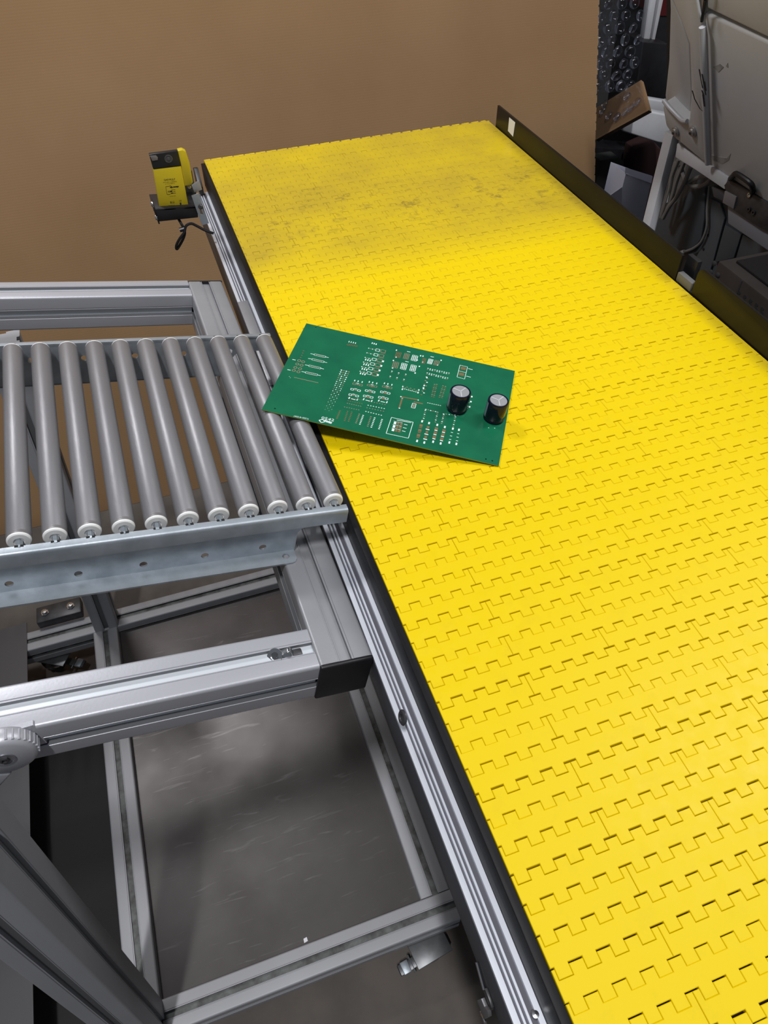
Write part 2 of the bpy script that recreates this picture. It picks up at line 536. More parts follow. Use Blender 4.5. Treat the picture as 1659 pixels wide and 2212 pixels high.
# right side: two brown-black guards with a sensor block in the gap
def guard(y0, y1, zt, nm='side_guard', notch=False):
    pts = [(.7205, y0, -.03), (.7205, y1, -.03), (.7205, y1, zt)]
    if notch:
        for i in range(7):
            t = i / 6 * math.pi / 2
            pts.append((.7205, y1 - .016 + .016 * math.cos(t), zt - .016 + .016 * math.sin(t))) if False else None
        pts = [(.7205, y0, -.03), (.7205, y1, -.03)] + [(.7205, y1 - .014 + .014 * math.cos(i / 6 * math.pi / 2), zt - .014 + .014 * math.sin(i / 6 * math.pi / 2)) for i in range(7)]
    pts.append((.7205, y0, zt))
    return G().prism(pts, (.0055, 0, 0)).build(nm, M_guard, conv, TH, bevel=.0008)
guard(.330, 1.098, .0475)
guard(-.76, .281, .0520, notch=True)
G().prism([(.7202, 1.0290, .0125), (.7202, 1.0000, .0095), (.7202, .9980, .0420), (.7202, 1.0300, .0425)], (-.0003, 0, 0)).build('reflective_tape', M_white, conv, TH)
tag(G().box(.7215, .7325, .287, .3285, .0005, .0165).build('gap_block', mat('gray_gap_block', (.13, .13, .13), .5), conv, TH, bevel=.0008), 'pale gray block in the guard gap')
G().box(.7265, .745, -.76, 1.09, -.124, -.005).build('far_side_rail', M_paneldark, conv, TH)
G().box(.746, .756, .315, .345, -.03, .038).build('guard_post', M_black, conv, TH, bevel=.001)

# ------------------------------------------------------------------ T-slot profile beams
SD = .0056                               # slot depth
def tslot(w, h, r=.0042, so=.0068):
    pts = []
    def side(place):
        return [place(a, d) for a, d in ((-so - .0030, 0), (-so - .0024, .0010), (-so - .0014, .0010), (-so - .0010, .0002), (-so, .0002), (-so, SD), (so, SD), (so, .0002), (so + .0010, .0002), (so + .0014, .0010), (so + .0024, .0010), (so + .0030, 0))]
    def arc(cx, cy, t0):
        return [(cx + r * math.cos(math.radians(t0 + i * 18)), cy + r * math.sin(math.radians(t0 + i * 18))) for i in range(6)]
    hw, hh = w / 2, h / 2
    pts += arc(-hw + r, -hh + r, 180)
    pts += side(lambda a, d: (a, -hh + d))
    pts += arc(hw - r, -hh + r, 270)
    pts += side(lambda a, d: (hw - d, a))
    pts += arc(hw - r, hh - r, 0)
    pts += side(lambda a, d: (-a, hh - d))
    pts += arc(-hw + r, hh - r, 90)
    pts += side(lambda a, d: (-hw + d, -a))
    return pts

def beam(name, p0, p1, a, b, w, h, mat_, parent, M, floor=None):
    """slotted profile beam from p0 to p1 (centre line), a = width axis, b = height axis"""
    o = G().ext(tslot(w, h), p0, p1, a, b).build(name, mat_, parent, M, ang=25)
    me = o.data
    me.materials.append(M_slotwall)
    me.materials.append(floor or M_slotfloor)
    p0, a, b = Vector(p0), Vector(a), Vector(b)
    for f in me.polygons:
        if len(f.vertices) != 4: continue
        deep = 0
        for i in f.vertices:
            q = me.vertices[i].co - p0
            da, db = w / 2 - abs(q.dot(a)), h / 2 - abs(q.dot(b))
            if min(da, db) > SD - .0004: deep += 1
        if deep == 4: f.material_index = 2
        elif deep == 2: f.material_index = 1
    return o

# ------------------------------------------------------------------ the cart with its tilted bed
B = Matrix(((0.9818849, -0.0163533, 0.1887711, -0.021429), (0.0160592, 0.9998663, 0.0030874, -0.0101551), (-0.1887963, 0, 0.9820163, 0.0181421), (0, 0, 0, 1)))
MB = TH @ B                              # bed frame: u along the slope (down to the belt), v across, w up; origin on the last roller's near end
cart = thing('frame_cart', 'aluminium profile cart with tilted upper frame, lower shelf and casters beside conveyor', 'cart', T((-.45, .23, 0)))
X, Y, Z = (1, 0, 0), (0, 1, 0), (0, 0, 1)
wt = -.0695
# upper bed
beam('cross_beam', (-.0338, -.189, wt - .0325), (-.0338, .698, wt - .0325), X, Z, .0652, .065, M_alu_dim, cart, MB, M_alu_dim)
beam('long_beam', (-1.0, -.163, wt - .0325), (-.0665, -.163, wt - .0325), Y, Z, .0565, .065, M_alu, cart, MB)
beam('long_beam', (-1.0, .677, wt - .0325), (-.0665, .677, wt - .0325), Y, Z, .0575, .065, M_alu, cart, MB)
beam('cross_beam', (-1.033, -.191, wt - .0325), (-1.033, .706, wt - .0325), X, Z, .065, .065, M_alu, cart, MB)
G().box(-.0665, -.0008, -.1945, -.1885, wt - .0655, wt + .0006).build('end_cap', M_black, cart, MB, bevel=.0025, seg=3)
G().box(-.0665, -.0008, .6975, .702, wt - .0655, wt + .0006).build('end_cap', M_black, cart, MB, bevel=.002)
# T-bolt and corner fitting in the near beam's slot
bo = G().lathe([(.0082, -.003), (.0082, .0025), (.0070, .0035), (.0070, .012), (.0055, .0135), (0, .0135)], (-.104, -.1635, wt - .006), (.75, -.1, .6), 6).build('slot_bolt', M_steel, cart, MB, bevel=.0006)
G().lathe([(.0095, 0), (.0095, .0016), (.005, .0016), (.005, 0)], (-.112, -.1638, wt - .003), (-.55, -.35, .7), 20).build('washer', M_steel, bo, MB)
G().box(-.094, -.080, -.1685, -.1585, wt - .012, wt - .002).build('slot_nut', M_steel_dark, bo, MB, bevel=.002)
# small hole in the cross beam top
G().lathe([(.0028, 0), (.0028, .0004), (0, .0004)], (-.0215, -.128, wt - .0128), Z, 12).build('hole', M_void, cart, MB)
# lower frame
zl = -1.05
hb = .064
cx = zl - hb / 2
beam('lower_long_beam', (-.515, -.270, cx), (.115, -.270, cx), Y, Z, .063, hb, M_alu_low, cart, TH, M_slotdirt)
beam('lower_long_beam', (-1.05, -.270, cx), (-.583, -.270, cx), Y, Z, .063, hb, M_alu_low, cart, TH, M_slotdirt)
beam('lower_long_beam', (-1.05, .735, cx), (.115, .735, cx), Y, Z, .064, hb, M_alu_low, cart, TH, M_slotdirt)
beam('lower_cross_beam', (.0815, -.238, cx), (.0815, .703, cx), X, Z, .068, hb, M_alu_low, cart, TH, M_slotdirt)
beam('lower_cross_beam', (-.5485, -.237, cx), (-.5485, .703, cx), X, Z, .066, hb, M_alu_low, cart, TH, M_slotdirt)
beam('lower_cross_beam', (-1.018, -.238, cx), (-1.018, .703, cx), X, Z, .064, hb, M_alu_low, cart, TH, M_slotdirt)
sh = G().box(-.5155, .0475, -.2385, .703, zl - .030, zl - .027)
sh.build('shelf', M_shelf, cart, TH)
tag(G().box(-1.05, -.757, -.30, .80, zl + .0005, zl + .0035).build('cover_sheet', M_sheet, cart, TH), 'dark gray sheet lying on the lower frame')
# a scrap of paper on the shelf
q = at(660, 2031, 2, zl - .0268)
tag(G().prism([(q.x - .004, q.y - .0045, q.z), (q.x + .0045, q.y - .003, q.z), (q.x + .004, q.y + .005, q.z), (q.x - .0035, q.y + .004, q.z)], (0, 0, .0006)).build('paper_scrap', M_white, None, TH), 'tiny white paper scrap lying on the metal shelf near its front edge', 'scrap')
# legs
def leg(xb, yb, xt, yt, zt, w, d):
    p0, p1 = Vector((xb, yb, zl - .062)), Vector((xt, yt, zt))
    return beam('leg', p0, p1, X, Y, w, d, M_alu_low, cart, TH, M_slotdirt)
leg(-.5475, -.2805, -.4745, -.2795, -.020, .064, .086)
leg(-.5475, .735, -.478, .7345, -.12, .064, .064)
# ribbed pivot joint between near beam and leg
pv = at(10, 1641, 1, -.2240) + Vector((0, .0185, 0))
pj = G()
pj.lathe([(.030, 0), (.0315, .003), (.0315, .012), (.029, .0165), (.026, .0185), (0, .0185)], pv, (0, -1, 0), 48)
pjo = pj.build('pivot_joint', M_alu, cart, TH)
for i in range(9):
    t = math.radians(-20 + i * 11)
    q = pv + Vector((.0308 * math.cos(t), -.003, .0308 * math.sin(t)))
    G().tube(q, q + Vector((0, -.0115, 0)), .0013, 8).build('joint_rib', M_alu, pjo, TH)
G().lathe([(.0105, 0), (.0105, .0012), (.0088, .0012), (.0088, .0004), (0, .0004)], pv + Vector((0, -.0183, 0)), (0, -1, 0), 24).build('joint_cap', mat('joint_cap_metal', (.30, .30, .32), .4, .7), pjo, TH)
G().lathe([(.005, 0), (.005, .002), (.003, .002), (.003, .0005), (0, .0005)], pv + Vector((0, -.0187, 0)), (0, -1, 0), 6).build('hex_screw', M_steel_dark, pjo, TH)
nk = [(-.004, 0, -.034), (-.030, 0, -.016), (-.090, 0, -.055), (-.100, 0, -.105), (-.048, 0, -.105), (-.046, 0, -.072), (-.022, 0, -.052)]
G().prism([pv + Vector(q) + Vector((0, -.003, 0)) for q in nk], (0, -.014, 0)).build('joint_arm', M_alu, pjo, TH, bevel=.004, seg=3)
G().box(pv.x - .12, pv.x + .034, pv.y - .002, pv.y + .004, pv.z - .02, pv.z + .02).build('joint_plate', M_alu, pjo, TH)
# foot bracket on the far lower beam
k = at(130, 1325, 2, zl + .012)
fb = G().box(k.x - .06, k.x + .062, k.y - .028, k.y + .028, zl + .0005, zl + .030).build('foot_bracket', M_steel_dark, cart, TH, bevel=.004)
for dx in (-.035, .035):
    G().lathe([(.011, 0), (.011, .003), (.008, .003), (.008, .010), (0, .011)], (k.x + dx, k.y, zl + .030), Z, 6).build('bolt', M_steel, fb, TH)

# casters
def caster(x, y, rot, lbl=None):
    M = TH @ T((x, y, -1.2)) @ Matrix.Rotation(math.radians(rot), 4, 'Z')
    c = G().box(-.042, .042, -.030, .030, .0805, .0845).build('caster', M_caster, cart, M, bevel=.001)
    G().lathe([(.030, .062), (.030, .072), (.026, .078), (.026, .0805)], (0, 0, 0), Z, 28).build('swivel_ring', M_steel, c, M)
    for s in (-1, 1):
        G().prism([(-.024, s * .017, .066), (.024, s * .017, .066), (.036, s * .017, .030), (.026, s * .017, .022), (.010, s * .017, .030)], (0, s * .0025, 0)).build('fork', M_caster, c, M)
    G().lathe([(0, -.0125), (.010, -.0125), (.028, -.0125), (.0325, -.009), (.0325, .009), (.028, .0125), (0, .0125)], (.022, 0, .0325), Y, 28).build('wheel', M_black, c, M)
    G().tube((.022, -.023, .0325), (.022, .023, .0325), .0055, 6).build('axle_bolt', M_steel, c, M)
    pd = G().prism([(-.012, -.016, .056), (-.050, -.018, .046), (-.076, -.018, .049), (-.078, -.018, .044), (-.050, -.018, .040), (-.010, -.016, .048)], (0, .022, 0)).build('brake_pedal', M_caster, c, M, bevel=.0012)
    G().box(-.070, -.052, -.020, .006, .0425, .0505).build('pedal_pad', M_galv, pd, M, bevel=.002)
    G().tube((-.045, -.024, .044), (-.045, .012, .044), .0035, 8).build('pedal_pin', M_steel, c, M)
    return c
caster(.040, -.315, 8)
k = at(125, 1412, 2, -1.15)
caster(k.x, .715, 150)
caster(.070, .735, 30)
caster(-1.03, -.270, 100)

# ------------------------------------------------------------------ gravity roller conveyor on the tilted bed
def plate2d(name, outline, holes, th, mat_, parent, M, bev=0.0):
    """flat plate with real holes: 2D curve filled, then turned into a mesh (local x, y; thickness along z)"""
    cu = bpy.data.curves.new(name, 'CURVE')
    cu.dimensions = '2D'
    cu.fill_mode = 'BOTH'
    cu.extrude = th / 2
    cu.bevel_depth = bev
    for pts in [outline] + holes:
        s = cu.splines.new('POLY')
        s.points.add(len(pts) - 1)
        for p_, q_ in zip(s.points, pts): p_.co = (q_[0], q_[1], 0, 1)
        s.use_cyclic_u = True
    tmp = bpy.data.objects.new('tmp', cu)
    me = bpy.data.meshes.new_from_object(tmp)
    bpy.data.objects.remove(tmp)
    bpy.data.curves.remove(cu)
    me.name = name
    me.materials.clear()
    me.materials.append(mat_)
    return link(bpy.data.objects.new(name, me), parent, M)

def circ(x, y, r, n=20, sx=1.0):
    return [(x + sx * r * math.cos(2 * math.pi * i / n), y + r * math.sin(2 * math.pi * i / n)) for i in range(n)]

PITCH, RR, RL = .0363523, .0134273, .3754375
rc = thing('roller_conveyor', 'tilted gravity conveyor of gray metal rollers between galvanised rails', 'conveyor', MB)
NR = 25
def rail(near):
    s = -1 if near else 1
    v0 = -.0099 if near else RL + .0099
    u0, u1 = -NR * PITCH, .0137
    prof = [(0, -.0025), (0, .0030), (.0070, .0030), (.0090, .0024), (.0104, .0008), (.0108, -.0012), (.0108, -.0185), (.0083, -.0185), (.0083, -.0014), (.0070, .0004), (.0025, .0004), (.0025, -.0025)]
    top = G().ext(prof, (u0, v0, 0), (u1, v0, 0), (0, s, 0), (0, 0, 1)).build('side_rail', M_galv, rc, MB, ang=50)
    cut = -.0485
    web = [(u0, -.0685), (cut, -.0685), (cut + .001, -.036), (cut + .006, -.029), (cut + .014, -.026), (u1 - .006, -.0235), (u1 - .002, -.021), (u1, -.017), (u1, .001), (u0, .001)]
    holes = [circ((-.0915 if near else -.0520) - k * 2 * PITCH, -.0537 if near else -.0236, .0047) for k in range(11)]
    Mw = MB @ T((0, v0 + s * .00125, 0)) @ Matrix.Rotation(math.radians(90), 4, 'X')
    plate2d('web', web, holes, .0025, M_galv, top, Mw)
    fl = [(u0, 0), (cut - .004, 0), (cut - .001, s * .003), (cut - .001, s * .018), (cut - .004, s * .0225), (cut - .008, s * .0240), (u0, s * .0240)]
    plate2d('bottom_flange', fl, [circ(cut - .014, s * .0120, .0046)], .0025, M_galv, top, MB @ T((0, v0, -.0680)))
    for i in range(NR):                  # slots the axles drop into
        g = G().box(-i * PITCH - .0046, -i * PITCH + .0046, v0 - .0016 if near else v0 - .0012, v0 + .0012 if near else v0 + .0045, -.006, .0034)
        g.build('axle_slot', M_void, top, MB)
    return top
rail(True)
rail(False)
g = G().lathe([(RR - .0012, .0018), (RR, .0018), (RR, .0050), (RR - .0003, .0056), (RR - .0003, .0064), (RR, .0070), (RR, RL - .004), (RR - .0006, RL - .0008), (RR - .002, RL)], (0, 0, 0), Y, 40)
tube_me = g.mesh('roller', M_roller)
cap_me = G().lathe([(.0052, -.0002), (.0060, -.0012), (RR - .0020, -.0012), (RR - .0007, -.0002), (RR - .0004, .0018), (.0052, .0018)], (0, 0, 0), Y, 36).mesh('end_cap', M_nylon)
axle_me = G().lathe([(.0040, -.0120), (.0040, RL + .0120)], (0, 0, 0), Y, 6).mesh('axle', M_galv, smooth=False)
for i in range(NR):
    m_ = MB @ T((-i * PITCH, 0, 0)) @ Matrix.Rotation(R_.uniform(0, 6), 4, 'Y')
    r_ = put('roller', tube_me, rc, m_)
    put('end_cap', cap_me, r_, m_)
    put('end_cap', cap_me, r_, m_ @ T((0, RL, 0)) @ Matrix.Rotation(math.pi, 4, 'Z'))
    put('axle', axle_me, r_, m_)

# ------------------------------------------------------------------ circuit board
R3 = ((.845549, .5248336, .0979617), (-.5209338, .8511994, -.0639334), (-.1169393, .0030273, .9931344))
BW, BH = .338, .216
MP = TH @ Matrix(((R3[0][0], R3[0][1], R3[0][2], .2145087), (R3[1][0], R3[1][1], R3[1][2], -.0055721), (R3[2][0], R3[2][1], R3[2][2], .0024), (0, 0, 0, 1))) @ T((-BW, 0, 0))
HM = ((1.6933440608e-03, 9.7837656847e-04, -1.8145874956), (6.1054631254e-04, -2.5148693350e-03, 1.8749877258), (-2.4539557312e-04, 2.2124282630e-03, 1.0))
def bp(x, y):                            # a place on the board, read from the photograph's close-up, in metres from its near left corner
    px, py = 540 + x * .36166, 680 + y * .36166
    q = [HM[i][0] * px + HM[i][1] * py + HM[i][2] for i in range(3)]
    return Vector((q[0] / q[2], q[1] / q[2]))
pcb = thing('circuit_board', 'large green circuit board with two capacitors lying across belt and rollers', 'circuit board', MP)
holes = [circ(*bp(*h_), .0013, 10) for h_ in ((402, 85), (140, 553), (1415, 865), (1455, 876))]
bd = plate2d('board', [(0, 0), (BW, 0), (BW, BH), (0, BH)], holes, .0016, M_pcb, pcb, MP @ T((0, 0, -.0008)))
G().box(-.0002, BW + .0002, -.0002, .0001, -.0015, -.0001).build('edge', M_pcbedge, bd, MP)
silk, pad, cop = G(), G(), G()
ZT = .00006
def q4(g, c, w, h, a=0.0, z=.00025):
    """small flat rectangle w x h (mm) at board point c, turned by a degrees"""
    ca, sa = math.cos(math.radians(a)), math.sin(math.radians(a))
    w, h = w / 2000, h / 2000
    v = [(c.x + x * ca - y * sa, c.y + x * sa + y * ca, z) for x, y in ((-w, -h), (w, -h), (w, h), (-w, h))]
    g.add(v, [(0, 1, 2, 3)])
def ln(g, a, b, t=.6, z=.00025):
    d = b - a
    q4(g, (a + b) / 2, d.length * 1000, t, math.degrees(math.atan2(d.y, d.x)), z)
def frame(g, c, w, h, t=.5, a=0):
    ca, sa = math.cos(math.radians(a)), math.sin(math.radians(a))
    pt = [c + Vector((x * w / 2000 * ca - y * h / 2000 * sa, x * w / 2000 * sa + y * h / 2000 * ca)) for x, y in ((-1, -1), (1, -1), (1, 1), (-1, 1))]
    for i in range(4): ln(g, pt[i], pt[(i + 1) % 4], t)
def run(g, p0, p1, n, w, h, alt=None):
    a, b = bp(*p0), bp(*p1)
    for i in range(n):
        q4(alt if (alt and i % 2) else g, a + (b - a) * (i / max(1, n - 1)), w, h)
# four axial resistor outlines
for a, b in (((365, 233), (470, 256)), ((350, 260), (460, 285)), ((330, 297), (440, 322)), ((308, 336), (420, 360))):
    a, b = bp(*a), bp(*b)
    ln(silk, a, a.lerp(b, .22), .9)
    ln(silk, a.lerp(b, .82), b, .9)
    frame(silk, a.lerp(b, .52), (b - a).length * 620, 3.6, .55, math.degrees(math.atan2((b - a).y, (b - a).x)))
    for t in (.34, .43, .52, .61, .70): q4(pad, a.lerp(b, t), 1.3, 1.3)
for c in ((297, 273), (320, 280), (285, 293), (310, 300), (273, 313), (300, 320), (263, 330), (290, 338)):
    c = bp(*c)
    for i in range(10):
        t0, t1 = i * .628, (i + 1) * .628
        ln(pad, c + Vector((math.cos(t0), math.sin(t0))) * .0024, c + Vector((math.cos(t1), math.sin(t1))) * .0024, 1.1)
for c in ((267, 268), (235, 327)): q4(silk, bp(*c), 5.0, 1.2, 0)
for c in ((325, 217), (320, 230), (314, 243), (307, 256)): q4(cop, bp(*c), 2.0, 1.6)
ln(pad, bp(262, 370), bp(404, 402), 1.1)
for c in ((240, 372), (235, 365)): q4(silk, bp(*c), 1.0, .6)
for i in range(4):
    q4(silk, bp(592 + 12.5 * i, 165 + 2.6 * i), 1.2, 3.6)
    c = bp(587 + 15 * i, 182 + 2.4 * i)
    frame(cop, c, 3.2, 3.2, .8, 45)
for i in range(3): q4(silk, bp(727 + 11.5 * i, 173 + 3 * i), 1.6, 3.8)
# rows of growing footprints
for k_ in range(6):
    x0, y0 = 738 - 10.5 * k_, 206 + 26.5 * k_
    frame(pad, bp(x0 + 52, y0 + 13), 7.2, 6.6, .9)
    frame(silk, bp(x0 + 20, y0 + 7), 6.0, 5.8, .8)
    if k_ >= 2:
        q4(silk, bp(x0 + 72, y0 + 18), 2.6, 4.0)
        for j in range(3): q4(silk, bp(x0 - 30 + 13 * j, y0 + 8 + 3 * j), 1.6, 4.4)
    for j in range(4): q4(pad if j % 2 else silk, bp(x0 - 32 + 11 * j, y0 - 4 + 2.6 * j), 1.6, 1.8)
    ln(pad, bp(x0 + 38, y0 + 22), bp(x0 + 66, y0 + 28), .7)
# dense field of test pads
for r_i in range(22):
    for c_i in range(4):
        t = r_i / 21
        x, y = 543 - 104 * t + c_i * (14.5 - 3 * t), 328 + 232 * t + c_i * 3.4
        s_ = 2.1 - 1.5 * t
        q4((pad if (r_i // 3 + c_i) % 2 else silk) if r_i < 11 else (silk if (r_i + c_i) % 2 else cop), bp(x, y), s_, s_)
# transistor footprints
for cx_, cy_ in ((636, 410), (722, 418), (812, 426)):
    for k_ in range(3):
        c0 = (cx_ - 12 * k_, cy_ + 32 * k_)
        for dx, dy in ((-20, -2), (20, 6)):
            frame(silk if k_ else pad, bp(c0[0] + dx, c0[1] + dy), 4.2, 3.6, .8)
        q4(pad, bp(c0[0], c0[1] + 2), 3.6, 2.0)
        q4(silk, bp(c0[0] + 1, c0[1] - 5), 4.2, 1.0)
        if cx_ > 700: q4(cop, bp(c0[0] - 1, c0[1] + 8), 4.0, 1.8)
    for dx in (-16, 4, 28): q4(silk, bp(cx_ + dx, cy_ - 18 + dx * .2), 1.4, 3.6)
    x, y = cx_ - 24, cy_ + 82
    ln(silk, bp(x - 24, y - 6), bp(x - 30, y + 4), 1.6)
    ln(silk, bp(x + 24, y + 4), bp(x + 18, y + 14), 1.6)
    ln(silk, bp(x - 16, y + 4), bp(x + 10, y + 10), 1.2)
# rows of plated holes
for p0, p1, n, g_ in (((578, 490), (660, 503), 7, cop), ((578, 508), (660, 526), 7, cop), ((573, 523), (652, 541), 7, pad), ((556, 545), (640, 563), 7, pad),
                      ((703, 512), (798, 531), 7, pad), ((697, 535), (793, 555), 7, silk), ((690, 550), (788, 571), 7, pad), ((683, 572), (775, 595), 7, silk)):
    run(g_, p0, p1, n, 1.7, 1.3)
for p0, p1, g_ in (((528, 568), (508, 613), cop), ((573, 572), (554, 627), cop), ((598, 576), (577, 631), cop), ((643, 588), (622, 641), pad), ((666, 596), (645, 649), silk),
                   ((712, 604), (692, 661), pad), ((735, 611), (714, 667), silk), ((779, 621), (760, 677), silk)):
    run(g_, p0, p1, 7, 2.2, 1.5)
# chip grids
for x0, y0, dx, dy, nx, ny, g_ in ((870, 222, 9, 8, 4, 4, cop), (918, 230, 9, 8, 4, 4, pad), (964, 240, 10, 8, 4, 4, silk), (852, 277, 10, 9, 4, 4, pad), (901, 286, 10, 9, 4, 4, silk), (956, 296, 10, 9, 4, 4, silk),
                              (1026, 258, 8, 8, 3, 4, cop), (1060, 262, 8, 7, 4, 4, silk), (1096, 270, 9, 7, 4, 4, pad)):
    for i in range(nx):
        ln(g_, bp(x0 + i * dx, y0 + i * dx * .22), bp(x0 + i * dx - ny * 2.6, y0 + i * dx * .22 + ny * dy * .95), .9)
    for j in range(ny + 1):
        ln(g_, bp(x0 - j * 2.6, y0 + j * dy * .95), bp(x0 - j * 2.6 + (nx - 1) * dx, y0 + j * dy * .95 + (nx - 1) * dx * .22), .9 if j % 2 else .6)
for c in ((868, 213), (866, 253), (1010, 245), (990, 270), (1024, 247), (1024, 282), (1131, 271), (1112, 299), (850, 272), (845, 315), (1003, 306), (978, 345)): q4(silk, bp(*c), 1.9, 3.0)
for c in ((940, 222), (1078, 251), (930, 279)): q4(silk, bp(*c), 5.4, 1.2, 0)
for c in ((840, 337), (830, 367), (880, 347), (870, 375), (922, 355), (911, 385)):
    q4(silk, bp(c[0] + 1, c[1] - 3), 2.0, 1.6)
    q4(pad, bp(c[0] - 1, c[1] + 4), 2.0, 1.6)
for p0, p1 in (((1053, 321), (1178, 348)), ((1049, 347), (1170, 377))):
    a, b = bp(*p0), bp(*p1)
    for i in range(10):
        q4(silk, a.lerp(b, i / 9) + Vector((0, .0014)), 1.8, 1.5)
        q4(silk if i % 3 else pad, a.lerp(b, i / 9) - Vector((0, .0014)), 1.8, 1.5)
cs = [bp(*c) for c in ((1243, 299), (1288, 309), (1272, 380), (1227, 368))]
for i in range(4): ln(silk, cs[i], cs[(i + 1) % 4], .7)
ln(silk, bp(1236, 332), bp(1281, 343), .7)
q4(cop, bp(1263, 318), 8.0, 7.0)
q4(cop, bp(1253, 352), 8.0, 7.0)
for c in ((1305, 322), (1295, 366)): q4(silk, bp(*c), 7.0, 1.0, 0)
for i in range(9):
    q4(pad, bp(908 + 11 * i, 424 + 3 * i + (5 if i % 2 else -2)), 1.9, 1.5)
    q4(silk, bp(905 + 11 * i, 436 + 2.8 * i), 1.7, 1.2)
for c in ((905, 424), (902, 440), (1000, 445), (996, 460)): q4(silk, bp(*c), 1.8, 3.6)
for i in range(11): q4((silk, cop, pad)[i % 3], bp(1050 - 3.0 * i + (8 if i % 2 else -4), 368 + 10.4 * i), 2.4, 1.8)
for c in ((1048, 372), (1032, 418), (1028, 436)): q4(silk, bp(*c), 2.0, 3.2)
for p0, p1 in (((1094, 412), (1077, 482)), ((1107, 412), (1090, 486)), ((1144, 420), (1124, 488)), ((1159, 424), (1138, 491))): run(pad, p0, p1, 8, 2.2, 1.6, cop)
ln(cop, bp(896, 485), bp(996, 503), 2.2)
ln(cop, bp(902, 492), bp(883, 550), 2.4)
for c in ((894, 484), (996, 504), (884, 552), (902, 494)): q4(silk, bp(*c), 2.0, 2.2)
frame(silk, bp(970, 538), 5.4, 10.0, .8)
q4(pad, bp(970, 538), 3.0, 6.6)
ln(cop, bp(970, 515), bp(1025, 527), 2.4)
run(silk, (1055, 521), (1130, 537), 7, 1.9, 1.0)
for p0, p1, n in (((1043, 560), (1116, 577), 6), ((1040, 566), (1028, 626), 6), ((1114, 577), (1101, 636), 6), ((1150, 587), (1236, 597), 6), ((1151, 592), (1139, 645), 6), ((1222, 605), (1210, 664), 6)): run(silk, p0, p1, n, 2.0, 1.5, pad)
# outlined block of parts
cs = [bp(*c) for c in ((836, 608), (967, 637), (938, 735), (803, 705))]
for i in range(4): ln(silk, cs[i], cs[(i + 1) % 4], .8)
ln(silk, bp(868, 624), bp(955, 640), 1.0)
for j in range(3):
    for i in range(3): q4((silk if i == 0 else cop), bp(857 - 6 * j + 19 * i, 642 + 21 * j + 4 * i), 3.4, 5.0)
    for i in range(3): q4(silk, bp(857 - 6 * j + 19 * i, 632 + 21 * j + 4 * i), 4.0, .6)
    q4(silk, bp(922 - 6 * j, 652 + 20 * j), 5.0, 1.0)
# six columns of chip parts
for k_, (p0, p1, big) in enumerate((((1021, 632), (991, 752), 1), ((1063, 643), (1035, 762), 1), ((1113, 654), (1089, 757), 1), ((1159, 667), (1135, 768), 1), ((1208, 677), (1188, 762), 0), ((1245, 684), (1231, 771), 0))):
    a, b = bp(*p0), bp(*p1)
    q4(silk, a, 2.4, 4.6)
    q4(silk, b, 2.4, 4.6)
    for i in range(3):
        t = .22 + .25 * i
        if big:
            q4(cop, a.lerp(b, t), 4.6 if k_ != 1 else 3.6, 5.2)
            q4(silk if k_ else cop, a.lerp(b, t + .11), 5.4 if k_ == 1 else 4.2, 1.7, z=.0003)
        else:
            q4(silk, a.lerp(b, t + .06), 3.0, 1.0)
# right of the first capacitor
for y in (478, 486, 510, 516, 540, 548): ln(cop if y % 4 else silk, bp(1284 - (y - 478) * .25, y), bp(1314 - (y - 478) * .25, y + 5), .9)
for c in ((1318, 484), (1313, 514), (1306, 545)): q4(silk, bp(*c), 2.2, 3.4)
for c in ((1425, 672), (1462, 674)): q4(silk, bp(*c), 1.3, 1.0)
# maker's diamond and small print along the near edge
c = bp(418, 629)
for i in range(4):
    t0, t1 = i * 1.5708, (i + 1) * 1.5708
    ln(silk, c + Vector((math.cos(t0) * .0044, math.sin(t0) * .0034)), c + Vector((math.cos(t1) * .0044, math.sin(t1) * .0034)), 1.3)
for i in range(5): q4(silk, bp(437 + 8.6 * i, 628 + 3.0 * i), 1.5 if i % 2 else 2.0, 4.2 if i % 2 else 3.6)
for i in range(5): ln(silk, bp(437 + 8.6 * i, 625 + 3.0 * i), bp(444 + 8.6 * i, 627 + 3 * i), .8)
def text(body, size, name, mat_, parent, M, align='CENTER'):
    cu = bpy.data.curves.new(name, 'FONT')
    cu.body = body
    cu.size = size
    cu.align_x = align
    cu.align_y = 'CENTER'
    cu.resolution_u = 2
    tmp = bpy.data.objects.new('tmp', cu)
    me = bpy.data.meshes.new_from_object(tmp)
    bpy.data.objects.remove(tmp)
    bpy.data.curves.remove(cu)
    me.name = name
    me.materials.clear()
    me.materials.append(mat_)
    return link(bpy.data.objects.new(name, me), parent, M)
a, b = bp(428, 612), bp(478, 624)
d = math.atan2((b - a).y, (b - a).x)
c = (a + b) / 2
text('0542', .0075, 'date_code', M_silk, bd, MP @ T((c.x, c.y, .0003)) @ Matrix.Rotation(d, 4, 'Z') @ Matrix.Scale(1.25, 4, (1, 0, 0)))
a, b = bp(253, 600), bp(335, 617)
c = (a + b) / 2
text('(402-R-0051)', .0040, 'small_print', M_silk, bd, MP @ T((c.x, c.y, .0003)) @ Matrix.Rotation(math.atan2((b - a).y, (b - a).x), 4, 'Z'))
for g_, nm, m_ in ((silk, 'silkscreen', M_silk), (pad, 'solder_pads', M_pad), (cop, 'brown_pads', M_copper)):
    tag(g_.build(nm, m_, bd, MP, smooth=False), kind='stuff')

